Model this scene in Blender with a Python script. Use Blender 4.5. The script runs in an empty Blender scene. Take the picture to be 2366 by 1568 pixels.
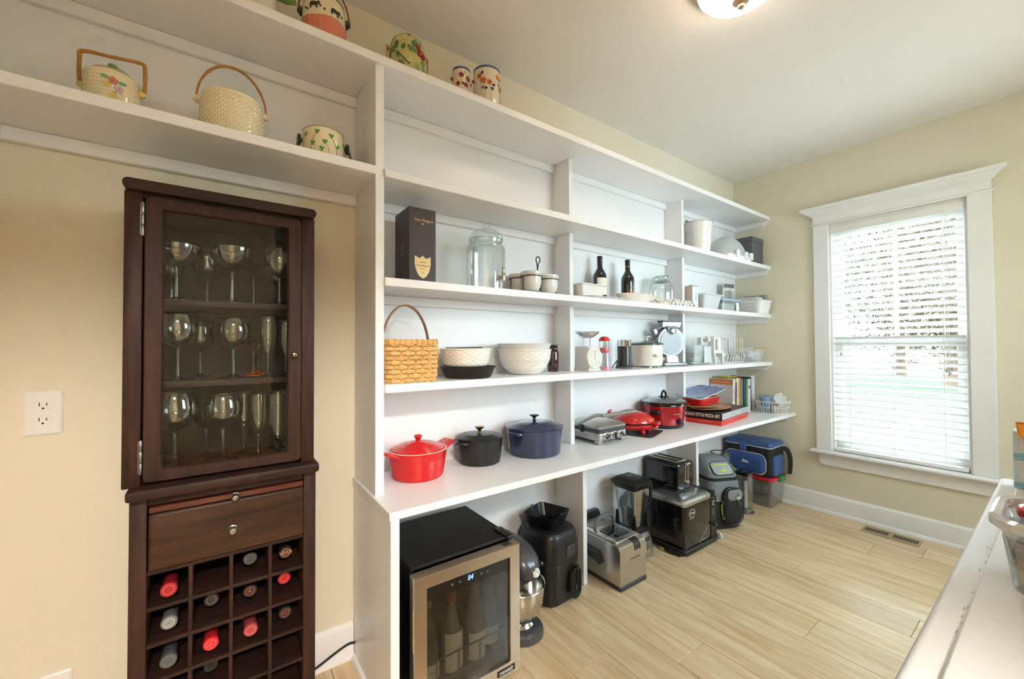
import bpy, bmesh, math, random
from math import sin, cos, pi, radians, sqrt, atan2
from mathutils import Vector, Matrix
random.seed(7)
scene = bpy.context.scene
COL = scene.collection

# ---------------------------------------------------------------- camera
def make_camera():
    f, yaw, pit, rol = 936.2, radians(54.163), radians(0.983), radians(-0.297)
    F = Vector((-sin(yaw)*cos(pit), cos(yaw)*cos(pit), sin(pit)))
    R = Vector((cos(yaw), sin(yaw), 0)); U = R.cross(F)
    R2 = R*cos(rol) + U*sin(rol); U2 = -R*sin(rol) + U*cos(rol)
    cd = bpy.data.cameras.new('camera'); cam = bpy.data.objects.new('camera', cd); COL.objects.link(cam)
    m = Matrix((R2, U2, -F)).transposed().to_4x4(); m.translation = Vector((1.5868, 0, 1.1384))
    cam.matrix_world = m
    cd.sensor_fit = 'HORIZONTAL'; cd.sensor_width = 36; cd.lens = f/2366*36; cd.clip_start = .02; cd.clip_end = 200
    scene.camera = cam
make_camera()

# ---------------------------------------------------------------- light and exposure
scene.view_settings.view_transform = 'Standard'; scene.view_settings.look = 'None'
scene.view_settings.gamma = 1; scene.view_settings.use_curve_mapping = False
scene.view_settings.exposure = EXPO = 1.08
SKY = 7.6; LAMP = 9.0; HALL_FILL = 155.0
world = bpy.data.worlds.new('sky'); scene.world = world; world.use_nodes = True
_bg = world.node_tree.nodes['Background']; _bg.inputs[0].default_value = (.76, .88, 1.0, 1); _bg.inputs[1].default_value = SKY
cy = scene.cycles
cy.use_denoising = True; cy.max_bounces = 6; cy.diffuse_bounces = 4; cy.glossy_bounces = 3; cy.transmission_bounces = 4
cy.transparent_max_bounces = 16; cy.caustics_reflective = False; cy.caustics_refractive = False
cy.sample_clamp_indirect = 6; cy.use_adaptive_sampling = True; cy.adaptive_threshold = .14; cy.adaptive_min_samples = 16
RWX = 2.27
def area(name, loc, rot, sx, sy, power, col, portal=False):
    l = bpy.data.lights.new(name, 'AREA'); l.shape = 'RECTANGLE'; l.size = sx; l.size_y = sy; l.energy = power; l.color = col
    l.cycles.is_portal = portal
    o = bpy.data.objects.new(name, l); o.location = loc; o.rotation_euler = rot; COL.objects.link(o); return o
area('window_added_portal', (RWX, 2.3, 1.45), (0, radians(90), 0), 1.2, 1.3, 1, (1, 1, 1), True)
area('window_portal', (.94, 3.50, 1.19), (radians(-90), 0, 0), .70, 1.60, 1, (1, 1, 1), True)

# ---------------------------------------------------------------- materials
def lin(h):
    h = h.lstrip('#'); c = [int(h[i:i+2], 16)/255 for i in (0, 2, 4)]
    return tuple(x/12.92 if x <= .04045 else ((x+.055)/1.055)**2.4 for x in c) + (1,)
MATS = {}
def M(name, hexc, rough=.5, metal=0., var=.06, scale=18., bump=0., coat=0., spec=.5, bscale=None, stretch=None, alpha=1., emit=0, sub=0, trans=0, sheen=0):
    if name in MATS: return MATS[name]
    m = bpy.data.materials.new(name); m.use_nodes = True; nt = m.node_tree; b = nt.nodes['Principled BSDF']
    c = lin(hexc)
    tc = nt.nodes.new('ShaderNodeTexCoord'); mp = nt.nodes.new('ShaderNodeMapping'); nt.links.new(tc.outputs['Object'], mp.inputs[0])
    if stretch: mp.inputs['Scale'].default_value = stretch
    nz = nt.nodes.new('ShaderNodeTexNoise'); nz.inputs['Scale'].default_value = scale; nz.inputs['Detail'].default_value = 4
    nt.links.new(mp.outputs[0], nz.inputs['Vector'])
    r = nt.nodes.new('ShaderNodeMix'); r.data_type = 'RGBA'
    r.inputs[6].default_value = tuple(max(0, x*(1-var)) for x in c[:3])+(1,); r.inputs[7].default_value = tuple(min(1, x*(1+var)) for x in c[:3])+(1,)
    nt.links.new(nz.outputs[0], r.inputs[0]); nt.links.new(r.outputs[2], b.inputs['Base Color'])
    b.inputs['Roughness'].default_value = rough; b.inputs['Metallic'].default_value = metal; b.inputs['Specular IOR Level'].default_value = spec
    b.inputs['Coat Weight'].default_value = coat; b.inputs['Coat Roughness'].default_value = .1; b.inputs['Alpha'].default_value = alpha
    b.inputs['Transmission Weight'].default_value = trans; b.inputs['Sheen Weight'].default_value = sheen
    if sub: b.inputs['Subsurface Weight'].default_value = sub
    if emit: b.inputs['Emission Color'].default_value = c; b.inputs['Emission Strength'].default_value = emit
    if bump:
        n2 = nt.nodes.new('ShaderNodeTexNoise'); n2.inputs['Scale'].default_value = bscale or scale*4; n2.inputs['Detail'].default_value = 3
        nt.links.new(mp.outputs[0], n2.inputs['Vector'])
        bp = nt.nodes.new('ShaderNodeBump'); bp.inputs['Strength'].default_value = bump; bp.inputs['Distance'].default_value = .002
        nt.links.new(n2.outputs[0], bp.inputs['Height']); nt.links.new(bp.outputs[0], b.inputs['Normal'])
    MATS[name] = m; return m
def GLASS(name, tint='#ffffff', refl=.12, rough=.02, body=0., bodycol='#ffffff'):
    """thin clear glass or plastic: transparent + reflection by facing angle (+ a little diffuse body)"""
    if name in MATS: return MATS[name]
    m = bpy.data.materials.new(name); m.use_nodes = True; nt = m.node_tree; nt.nodes.remove(nt.nodes['Principled BSDF'])
    out = nt.nodes['Material Output']
    t = nt.nodes.new('ShaderNodeBsdfTransparent'); t.inputs[0].default_value = lin(tint)
    g = nt.nodes.new('ShaderNodeBsdfGlossy'); g.inputs['Roughness'].default_value = rough
    lw = nt.nodes.new('ShaderNodeLayerWeight'); lw.inputs[0].default_value = .35
    mr = nt.nodes.new('ShaderNodeMapRange'); mr.inputs[3].default_value = refl*.5; mr.inputs[4].default_value = min(1, refl*5)
    nt.links.new(lw.outputs['Facing'], mr.inputs[0])
    mx = nt.nodes.new('ShaderNodeMixShader'); nt.links.new(mr.outputs[0], mx.inputs[0]); nt.links.new(t.outputs[0], mx.inputs[1]); nt.links.new(g.outputs[0], mx.inputs[2])
    last = mx
    if body:
        d = nt.nodes.new('ShaderNodeBsdfDiffuse'); nz = nt.nodes.new('ShaderNodeTexNoise'); nz.inputs['Scale'].default_value = 14
        r = nt.nodes.new('ShaderNodeMix'); r.data_type = 'RGBA'; c = lin(bodycol); r.inputs[6].default_value = tuple(x*.9 for x in c[:3])+(1,); r.inputs[7].default_value = c
        nt.links.new(nz.outputs[0], r.inputs[0]); nt.links.new(r.outputs[2], d.inputs[0])
        m2 = nt.nodes.new('ShaderNodeMixShader'); m2.inputs[0].default_value = body
        nt.links.new(mx.outputs[0], m2.inputs[1]); nt.links.new(d.outputs[0], m2.inputs[2]); last = m2
    nt.links.new(last.outputs[0], out.inputs[0]); MATS[name] = m; return m
def EMIT(name, hexc, s):
    if name in MATS: return MATS[name]
    m = bpy.data.materials.new(name); m.use_nodes = True; nt = m.node_tree; nt.nodes.remove(nt.nodes['Principled BSDF'])
    e = nt.nodes.new('ShaderNodeEmission'); e.inputs[0].default_value = lin(hexc); e.inputs[1].default_value = s
    nt.links.new(e.outputs[0], nt.nodes['Material Output'].inputs[0]); MATS[name] = m; return m
def WOOD(name, dark, light, rough=.4, axis=2, scale=6., coat=0., rnd=.0, k=14., knots=None, spec=.5):
    """streaky grain stretched along one axis; tone varies from piece to piece"""
    if name in MATS: return MATS[name]
    m = bpy.data.materials.new(name); m.use_nodes = True; nt = m.node_tree; b = nt.nodes['Principled BSDF']
    tc = nt.nodes.new('ShaderNodeTexCoord'); mp = nt.nodes.new('ShaderNodeMapping'); nt.links.new(tc.outputs['Object'], mp.inputs[0])
    s = [k, k, k]; s[axis] = 1.; mp.inputs['Scale'].default_value = s
    oi = nt.nodes.new('ShaderNodeObjectInfo'); ad = nt.nodes.new('ShaderNodeVectorMath'); ad.operation = 'ADD'
    sc = nt.nodes.new('ShaderNodeMath'); sc.operation = 'MULTIPLY'; sc.inputs[1].default_value = 37.
    nt.links.new(oi.outputs['Random'], sc.inputs[0]); nt.links.new(mp.outputs[0], ad.inputs[0]); nt.links.new(sc.outputs[0], ad.inputs[1])
    nz = nt.nodes.new('ShaderNodeTexNoise'); nz.inputs['Scale'].default_value = scale; nz.inputs['Detail'].default_value = 8; nz.inputs['Roughness'].default_value = .62; nz.inputs['Distortion'].default_value = .5
    nt.links.new(ad.outputs[0], nz.inputs['Vector'])
    cr = nt.nodes.new('ShaderNodeValToRGB'); cr.color_ramp.elements[0].position = .28; cr.color_ramp.elements[0].color = lin(dark)
    cr.color_ramp.elements[1].position = .62; cr.color_ramp.elements[1].color = lin(light); nt.links.new(nz.outputs[0], cr.inputs[0])
    hs = nt.nodes.new('ShaderNodeHueSaturation'); mr = nt.nodes.new('ShaderNodeMapRange'); mr.inputs[3].default_value = 1-rnd; mr.inputs[4].default_value = 1+rnd
    nt.links.new(oi.outputs['Random'], mr.inputs[0]); nt.links.new(mr.outputs[0], hs.inputs['Value']); nt.links.new(cr.outputs[0], hs.inputs['Color'])
    nt.links.new(hs.outputs[0], b.inputs['Base Color']); b.inputs['Roughness'].default_value = rough; b.inputs['Coat Weight'].default_value = coat; b.inputs['Specular IOR Level'].default_value = spec
    if knots:
        n3 = nt.nodes.new('ShaderNodeTexNoise'); n3.inputs['Scale'].default_value = 1.15; n3.inputs['Detail'].default_value = 5; n3.inputs['Distortion'].default_value = 1.2
        m3 = nt.nodes.new('ShaderNodeMapping'); m3.inputs['Scale'].default_value = (.28, 1.1, 1); nt.links.new(ad.outputs[0], m3.inputs[0]); nt.links.new(m3.outputs[0], n3.inputs['Vector'])
        r3 = nt.nodes.new('ShaderNodeMapRange'); r3.inputs[1].default_value = .62; r3.inputs[2].default_value = .80; nt.links.new(n3.outputs[0], r3.inputs[0])
        mk = nt.nodes.new('ShaderNodeMix'); mk.data_type = 'RGBA'; mk.inputs[7].default_value = lin(knots); nt.links.new(r3.outputs[0], mk.inputs[0]); nt.links.new(hs.outputs[0], mk.inputs[6]); nt.links.new(mk.outputs[2], b.inputs['Base Color'])
    MATS[name] = m; return m

# ---------------------------------------------------------------- mesh building
class MB:
    def __init__(s): s.v = []; s.f = []
    def add(s, vs, fs):
        o = len(s.v); s.v += [tuple(v) for v in vs]; s.f += [tuple(i+o for i in f) for f in fs]; return s
    def box(s, x0, x1, y0, y1, z0, z1):
        return s.add([(x, y, z) for z in (z0, z1) for y in (y0, y1) for x in (x0, x1)],
                     [(0, 2, 3, 1), (4, 5, 7, 6), (0, 1, 5, 4), (2, 6, 7, 3), (0, 4, 6, 2), (1, 3, 7, 5)])
    def loft(s, loops, c0=True, c1=True, closed=True):
        n = len(loops[0]); vs = [p for l in loops for p in l]; fs = []
        for k in range(len(loops)-1):
            for i in range(n if closed else n-1):
                j = (i+1) % n; fs.append((k*n+i, k*n+j, (k+1)*n+j, (k+1)*n+i))
        if c0: fs.append(tuple(range(n))[::-1])
        if c1: fs.append(tuple((len(loops)-1)*n+i for i in range(n)))
        return s.add(vs, fs)
    def lathe(s, prof, n=32, c=(0, 0, 0), cap=True, sx=1., sy=1.):
        return s.loft([[(c[0]+max(r, 1e-4)*cos(2*pi*i/n)*sx, c[1]+max(r, 1e-4)*sin(2*pi*i/n)*sy, c[2]+z) for i in range(n)] for r, z in prof], cap, cap)
    def tube(s, pts, r, n=8, closed=False, flat=1.):
        P = [Vector(p) for p in pts]; m = len(P); rr = r if isinstance(r, (list, tuple)) else [r]*m
        T = [((P[(i+1) % m] if closed or i < m-1 else P[i]) - (P[i-1] if closed or i > 0 else P[i])).normalized() for i in range(m)]
        a = Vector((0, 0, 1)) if abs(T[0].z) < .9 else Vector((1, 0, 0))
        N = (a - T[0]*a.dot(T[0])).normalized(); L = []
        for i in range(m):
            N = (N - T[i]*N.dot(T[i])).normalized(); B = T[i].cross(N)
            L.append([P[i] + (N*cos(2*pi*k/n) + B*sin(2*pi*k/n)*flat)*rr[i] for k in range(n)])
        if closed: L.append(L[0]); return s.loft(L, False, False)
        return s.loft(L)
    def rbox(s, x0, x1, y0, y1, z0, z1, rc=.01, re=.004, n=4, k=3, top=True, bot=True, taper=0.):
        cx, cyy, hx, hy = (x0+x1)/2, (y0+y1)/2, (x1-x0)/2, (y1-y0)/2; L = []
        re = min(re, (z1-z0)/2-1e-5)
        def lp(z, ins):
            t = taper*(1-(z-z0)/(z1-z0)); ii = ins+t
            return [(cx+x, cyy+y, z) for x, y in rr(hx-ii, hy-ii, max(rc-ins, .0005), n)]
        if bot: L += [lp(z0+re*(1-cos(pi/2*a/k)), re*(1-sin(pi/2*a/k))) for a in range(k+1)]
        else: L.append(lp(z0, 0))
        if top: L += [lp(z1-re+re*sin(pi/2*a/k), re*(1-cos(pi/2*a/k))) for a in range(k+1)]
        else: L.append(lp(z1, 0))
        return s.loft(L)
    def prism(s, pts, a0, a1, axis='z'):
        f = {'z': lambda p, a: (p[0], p[1], a), 'x': lambda p, a: (a, p[0], p[1]), 'y': lambda p, a: (p[0], a, p[1])}[axis]
        return s.loft([[f(p, a0) for p in pts], [f(p, a1) for p in pts]])
    def ell(s, c, rx, ry, rz, n=16, m=10):
        return s.loft([[(c[0]+rx*max(sin(pi*j/m), 1e-3)*cos(2*pi*i/n), c[1]+ry*max(sin(pi*j/m), 1e-3)*sin(2*pi*i/n), c[2]-rz*cos(pi*j/m)) for i in range(n)] for j in range(m+1)])
    def xf(s, mat, start=0):
        s.v = s.v[:start] + [tuple(mat @ Vector(v)) for v in s.v[start:]]; return s
    def mesh(s, name, mat, sharp=35):
        me = bpy.data.meshes.new(name); me.from_pydata(s.v, [], s.f); me.validate()
        bm = bmesh.new(); bm.from_mesh(me); bmesh.ops.remove_doubles(bm, verts=bm.verts, dist=1e-6); bmesh.ops.recalc_face_normals(bm, faces=bm.faces); bm.to_mesh(me); bm.free()
        for p in me.polygons: p.use_smooth = True
        if sharp is not None: me.set_sharp_from_angle(angle=radians(sharp))
        if mat: me.materials.append(mat)
        return me
    def build(s, name, mat, parent=None, sharp=35, loc=None, rot=None, label=None):
        return put(name, s.mesh(name, mat, sharp), parent, loc, rot, label)
def put(name, me, parent=None, loc=None, rot=None, label=None):
    o = bpy.data.objects.new(name, me); COL.objects.link(o); o.parent = parent
    if loc: o.location = loc
    if rot: o.rotation_euler = rot
    if label: o['label'] = label
    return o
def rr(hx, hy, r, n=4):
    r = min(r, hx-1e-5, hy-1e-5); P = []
    for (sx, sy, a0) in ((1, 1, 0), (-1, 1, pi/2), (-1, -1, pi), (1, -1, 3*pi/2)):
        for i in range(n+1):
            a = a0+pi/2*i/n; P.append((sx*(hx-r)+r*cos(a), sy*(hy-r)+r*sin(a)))
    return P
def circ(r, n=24, a0=0): return [(r*cos(a0+2*pi*i/n), r*sin(a0+2*pi*i/n)) for i in range(n)]
def arc(c, r, a0, a1, n, plane='yz', ry=None):
    out = []
    for i in range(n+1):
        a = radians(a0+(a1-a0)*i/n); p, q = r*cos(a), (ry or r)*sin(a)
        out.append({'yz': (c[0], c[1]+p, c[2]+q), 'xz': (c[0]+p, c[1], c[2]+q), 'xy': (c[0]+p, c[1]+q, c[2])}[plane])
    return out
def bez(P, n=10):
    """Catmull-Rom through points"""
    P = [Vector(p) for p in P]; Q = [P[0]*2-P[1]]+P+[P[-1]*2-P[-2]]; out = []
    for i in range(1, len(Q)-2):
        a, b, c, d = Q[i-1:i+3]
        for k in range(n):
            t = k/n; out.append(.5*((2*b)+(c-a)*t+(2*a-5*b+4*c-d)*t*t+(3*b-a-3*c+d)*t**3))
    out.append(P[-1]); return out
def tag(o, label, cat, group=None, kind=None):
    o['label'] = label; o['category'] = cat
    if group: o['group'] = group
    if kind: o['kind'] = kind
    return o
def thing(name, label, cat, loc=(0, 0, 0), rz=0, group=None):
    o = bpy.data.objects.new(name, None); COL.objects.link(o); o.location = loc; o.rotation_euler = (0, 0, radians(rz)); o.empty_display_size = .05
    return tag(o, label, cat, group)
def structure(name, mb, mat, label=None, parent=None, sharp=35):
    o = mb.build(name, mat, parent, sharp)
    if parent is None: o['kind'] = 'structure'
    if label: o['label'] = label
    return o
_fonts = {}
def text(s, size, mat, parent, loc, rot, name='lettering', ext=.0004, align='CENTER', shear=0, sx=1., bold=0.):
    cu = bpy.data.curves.new('t', 'FONT'); cu.body = s; cu.size = size; cu.extrude = ext; cu.align_x = align; cu.align_y = 'CENTER'; cu.shear = shear; cu.offset = bold; cu.resolution_u = 3
    ob = bpy.data.objects.new('t', cu); COL.objects.link(ob); dg = bpy.context.evaluated_depsgraph_get()
    me = bpy.data.meshes.new_from_object(ob.evaluated_get(dg)); bpy.data.objects.remove(ob); bpy.data.curves.remove(cu)
    me.materials.clear(); me.materials.append(mat)
    if sx != 1:
        for v in me.vertices: v.co.x *= sx
    return put(name, me, parent, loc, rot)
FX = (pi/2, 0, pi/2)         # lettering that faces +x, reading along +y
FYN = (pi/2, 0, 0)           # lettering that faces -y, reading along +x
def wrap(mb, poly, rf, a0, z0, off=.0012, thick=.0012):
    """stick a small flat outline (s along the girth, t up) on a round body of radius rf(z)"""
    top = [((rf(z0+t)+off)*cos(a0+s_/rf(z0+t)), (rf(z0+t)+off)*sin(a0+s_/rf(z0+t)), z0+t) for s_, t in poly]
    bot = [((rf(z0+t)+off-thick-.001)*cos(a0+s_/rf(z0+t)), (rf(z0+t)+off-thick-.001)*sin(a0+s_/rf(z0+t)), z0+t) for s_, t in poly]
    return mb.loft([bot, top])
def petal(cx, cz, l, w, a, n=8):
    P = []
    for i in range(n):
        t = 2*pi*i/n; u, v = l*(cos(t)+1)/2, w*sin(t)/2
        P.append((cx+u*cos(a)-v*sin(a), cz+u*sin(a)+v*cos(a)))
    return P
def copy_tree(o, parent=None, loc=None, rz=None, label=None):
    c = o.copy(); COL.objects.link(c)
    if parent is not None: c.parent = parent
    if loc is not None: c.location = loc
    if rz is not None: c.rotation_euler = (0, 0, radians(rz))
    if label: c['label'] = label
    for ch in list(o.children): copy_tree(ch, c)
    return c
def TRANSL(name, hexc, f=.35, rough=.4):
    """white plastic that lets some light through"""
    if name in MATS: return MATS[name]
    m = M(name, hexc, rough, var=.01); nt = m.node_tree; b = nt.nodes['Principled BSDF']; out = nt.nodes['Material Output']
    t = nt.nodes.new('ShaderNodeBsdfTranslucent'); t.inputs[0].default_value = lin(hexc)
    mx = nt.nodes.new('ShaderNodeMixShader'); mx.inputs[0].default_value = f
    nt.links.new(b.outputs[0], mx.inputs[1]); nt.links.new(t.outputs[0], mx.inputs[2]); nt.links.new(mx.outputs[0], out.inputs[0]); return m

# ================================================================ room shell
WALL = M('beige_wall_paint', '#e5deca', .75, var=.02, scale=6, bump=.12, bscale=260)
CEIL = M('ceiling_paint', '#f1efec', .8, var=.015, scale=5, bump=.1, bscale=220)
WHITE = M('white_trim_paint', '#f1f1f2', .33, var=.015, scale=7, bump=.05, bscale=160)
L_, RW, BW, H_ = 3.361, 2.20, -.465, 2.44
OAK = WOOD('oak_plank', '#cbaa7c', '#e7d0ac', .22, axis=0, scale=3.2, rnd=.06, k=9., knots='#b3936a')
fl = structure('floor', MB().box(-.1, 4.6, -1.7, L_+.12, -.06, -.004), M('floor_joint', '#a5794c', .7), 'light oak plank floor')
W_ = .169; seams = [1.003+W_*k for k in range(-9, 15)]
joints = {1.341: [.737], 1.51: [.461], 1.848: [.952], 2.017: [.381, 1.62], 2.186: [1.197], 2.355: [.736], 2.524: [.447, 1.70], 2.862: [.907], 3.031: [1.092], 3.20: [.46, 1.5], 1.679: [1.35], 1.172: [.98], 1.003: [.55], 2.693: [1.25], .834: [1.2], .665: [.8]}
pm = {}
for s0 in seams:
    y0, y1 = s0, min(s0+W_, L_)
    if y1-y0 < .01 or y0 < BW-.01: continue
    js = next((v for k, v in joints.items() if abs(k-s0) < .01), [random.uniform(.5, 1.5)])
    xs = [0]+js+[RW]
    for a, b in zip(xs, xs[1:]):
        m = MB().rbox(a+.0006, b-.0006, y0+.0006, y1-.0006, -.004, 0, .001, .0012, 1, 1)
        c = ((a+b)/2, (y0+y1)/2)
        m.v = [(v[0]-c[0], v[1]-c[1], v[2]) for v in m.v]
        m.build('plank', OAK, fl, loc=(c[0], c[1], 0))
structure('ceiling', MB().box(-.1, RW+.1, BW-.1, L_+.12, H_, H_+.1), CEIL, 'off-white painted ceiling')
structure('wall_left', MB().box(-.12, 0, BW-.1, L_+.12, 0, H_), WALL, 'beige wall behind the shelving')
wx0, wx1, wz0, wz1 = .621, 1.259, .425, 1.954
structure('wall_far', MB().box(0, wx0, L_, L_+.12, 0, H_).box(wx1, RW, L_, L_+.12, 0, H_).box(wx0, wx1, L_, L_+.12, 0, wz0).box(wx0, wx1, L_, L_+.12, wz1, H_), WALL, 'beige wall with the window')
structure('wall_back', MB().box(0, RW+.1, BW-.1, BW, 0, H_), WALL, 'beige wall behind the camera')
ry0, ry1, rz0, rz1 = 1.65, 2.95, .85, 2.05
structure('wall_right', MB().box(RW, RW+.1, .30, ry0, 0, H_).box(RW, RW+.1, ry1, L_+.12, 0, H_).box(RW, RW+.1, ry0, ry1, 0, rz0).box(RW, RW+.1, ry0, ry1, rz1, H_).box(RW, RW+.1, BW, .30, 2.06, H_), WALL, 'beige wall with a wide doorway and a window added for light')
# unseen hall beyond the doorway, its lamp added to supply light
structure('wall_hall', MB().box(RW+.1, 4.6, -1.7, -1.6, 0, H_).box(RW+.1, 4.6, 1.6, 1.7, 0, H_).box(4.5, 4.6, -1.6, 1.6, 0, H_).box(RW, RW+.1, -1.7, BW-.1, 0, H_), WALL, 'beige hall walls beyond the doorway')
structure('ceiling_hall', MB().box(RW+.1, 4.6, -1.7, 1.7, H_, H_+.1), CEIL)
def casing(name, parts, label):
    m = MB()
    for p in parts: m.rbox(*p, rc=.002, re=.002, n=1, k=1)
    return structure(name, m, WHITE, label)
casing('trim_1', [(RW-.018, RW, .30, .39, 0, 2.06), (RW-.018, RW, BW+.002, .39, 2.06, 2.16)], 'white doorway casing')
def baseboard(name, x0, x1, y0, y1, dx, dy, label):
    # profile: board with a bevelled cap and a shoe moulding
    prof = [(0, 0), (.026, 0), (.026, .008), (.023, .015), (.016, .019), (.014, .021), (.014, .108), (.010, .118), (.004, .124), (0, .125)]
    m = MB()
    if dx: m.loft([[(x0+dx*p, y, z) for p, z in prof] for y in (y0, y1)])
    else: m.loft([[(x, y0+dy*p, z) for p, z in prof] for x in (x0, x1)])
    return structure(name, m, WHITE, label)
baseboard('baseboard_left', 0, 0, BW, .4075, 1, 0, 'white baseboard along the left wall')
baseboard('baseboard_far', 0, RW, L_, L_, 0, -1, 'white baseboard under the window')
baseboard('baseboard_back', 0, RW, BW, BW, 0, 1, 'white baseboard behind the camera')
baseboard('baseboard_right', RW, RW, .39, L_, -1, 0, 'white baseboard along the right wall')

# ---------------------------------------------------------------- window
WIN = M('white_window_vinyl', '#f1f0ee', .35, var=.01)
wr = bpy.data.objects.new('window_1', None); COL.objects.link(wr); wr['kind'] = 'structure'; wr['label'] = 'double-hung window with white casing'
def wp(name, *a, rc=.002, re=.002): return MB().rbox(*a, rc=rc, re=re, n=1, k=1).build(name, WHITE, wr)
wp('casing', .539, wx0+.004, L_-.02, L_, wz0, wz1+.004); wp('casing', wx1-.004, 1.346, L_-.02, L_, wz0, wz1+.004)
wp('header', .539, 1.346, L_-.022, L_, wz1+.016, 2.035); wp('bead', .527, 1.358, L_-.034, L_, wz1+.002, wz1+.018, re=.007)
cp = [(0, 0), (.022, 0), (.026, .008), (.036, .014), (.04, .022), (.062, .036), (.066, .044), (.078, .046), (.08, .064), (0, .064)]
mcr = MB().loft([[(x + sg*(p[0]-.022 if p[0] > .022 else 0), L_-p[0], 2.012+p[1]) for p in cp] for x, sg in ((.539, -1), (1.346, 1))]); mcr.build('crown', WHITE, wr)
wp('sill', .507, 1.378, L_-.058, L_+.03, wz0-.024, wz0, re=.008)
MB().prism([(.553, wz0-.024), (1.332, wz0-.024), (1.332, wz0-.08), (1.317, wz0-.1), (.568, wz0-.1), (.553, wz0-.08)], L_-.018, L_, 'y').build('apron', WHITE, wr)
for (a, b, c, d) in ((wx0-.001, wx0+.016, wz0, wz1), (wx1-.016, wx1+.001, wz0, wz1)): MB().box(a, b, L_, L_+.11, c, d).build('jamb', WIN, wr)
MB().box(wx0+.016, wx1-.016, L_, L_+.11, wz1-.016, wz1).build('jamb', WIN, wr)
def sash(y, z0, z1, muntin):
    t = .042; a, b = wx0+.016, wx1-.016; m = MB()
    m.box(a, a+t, y, y+.03, z0, z1).box(b-t, b, y, y+.03, z0, z1).box(a+t, b-t, y, y+.03, z0, z0+t).box(a+t, b-t, y, y+.03, z1-t, z1)
    if muntin: m.box(.93, .95, y+.004, y+.026, z0+t, z1-t)
    s = m.build('sash', WIN, wr)
    MB().box(a+t, b-t, y+.013, y+.016, z0+t, z1-t).build('pane', GLASS('window_glass', '#fbfffd', .06), s)
sash(L_+.075, 1.13, wz1-.016, True); sash(L_+.045, wz0+.001, 1.172, False)
w2 = bpy.data.objects.new('window_added', None); COL.objects.link(w2); w2['kind'] = 'structure'; w2['label'] = 'unseen window added in the right wall for daylight'  # out-of-view window, added to bring daylight onto the shelves
for a in ((RW-.018, RW, ry0-.085, ry0, rz0, rz1+.09), (RW-.018, RW, ry1, ry1+.085, rz0, rz1+.09), (RW-.018, RW, ry0, ry1, rz1, rz1+.09), (RW-.05, RW, ry0-.1, ry1+.1, rz0-.025, rz0)): MB().rbox(*a, rc=.002, re=.002, n=1, k=1).build('casing', WHITE, w2)
for a in ((ry0, ry0+.05, rz0, rz1), (ry1-.05, ry1, rz0, rz1), (ry0, ry1, rz0, rz0+.05), (ry0, ry1, rz1-.05, rz1), ((ry0+ry1)/2-.025, (ry0+ry1)/2+.025, rz0, rz1)): MB().box(RW+.04, RW+.07, *a).build('sash', WIN, w2)
MB().box(RW+.053, RW+.056, ry0, ry1, rz0, rz1).build('pane', GLASS('window_glass', '#fbfffd', .06), w2)
# ---------------------------------------------------------------- blind
bl = thing('window_blind', 'white horizontal slat blind hanging inside the window casing', 'window blind', (0, L_+.012, 0))
SL = TRANSL('white_faux_wood_slat', '#f4f3f0', .05)
bx0, bx1 = wx0+.02, wx1-.02
MB().rbox(bx0, bx1, -.016, .024, 1.905, 1.936, rc=.003, re=.003).build('headrail', SL, bl)
MB().rbox(bx0-.003, bx1+.003, -.0215, -.0165, 1.89, 1.937, rc=.001, re=.002).build('valance', SL, bl)
pitch, th = .0405, radians(24); hw = .0245; sl_me = None
for k in range(35):
    z = 1.868 - k*pitch
    if z < .468: break
    if sl_me is None:
        m = MB(); pr_ = []
        for i in range(7):
            t = -1+2*i/6; pr_.append((t*hw, .0016*(1-t*t)+.0013))
        for i in range(7):
            t = 1-2*i/6; pr_.append((t*hw, .0016*(1-t*t)-.0013))
        rot = [(p*cos(th)+q*sin(th), -p*sin(th)+q*cos(th)) for p, q in pr_]
        m.loft([[(x, p, q) for p, q in rot] for x in (bx0, bx1)]); sl_me = m.mesh('slat', SL)
    put('slat', sl_me, bl, (0, 0, z))
MB().rbox(bx0, bx1, -.022, .022, .428, .450, rc=.004, re=.004).build('bottom_rail', SL, bl)
CORD = TRANSL('white_cord', '#f2f2f0', .4)
for x in (bx0+.085, .94, bx1-.085):
    for dy in (-.0235, .0235): MB().tube([(x, dy, 1.905), (x, dy, .457)], .0011, 5).build('ladder_cord', CORD, bl)
for x, zb in ((bx0+.045, 1.09), (bx1-.075, 1.0), (bx1-.068, 1.0), (bx1-.061, .985)):
    c = MB().tube([(x, -.030, 1.90), (x, -.030, zb)], .0011, 5).build('pull_cord', CORD, bl)
    MB().lathe([(.002, .022), (.004, .018), (.0065, .002), (.006, 0)], 10, (x, -.030, zb-.022)).build('tassel', M('grey_tassel', '#b9bdc0', .4), c)

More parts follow.
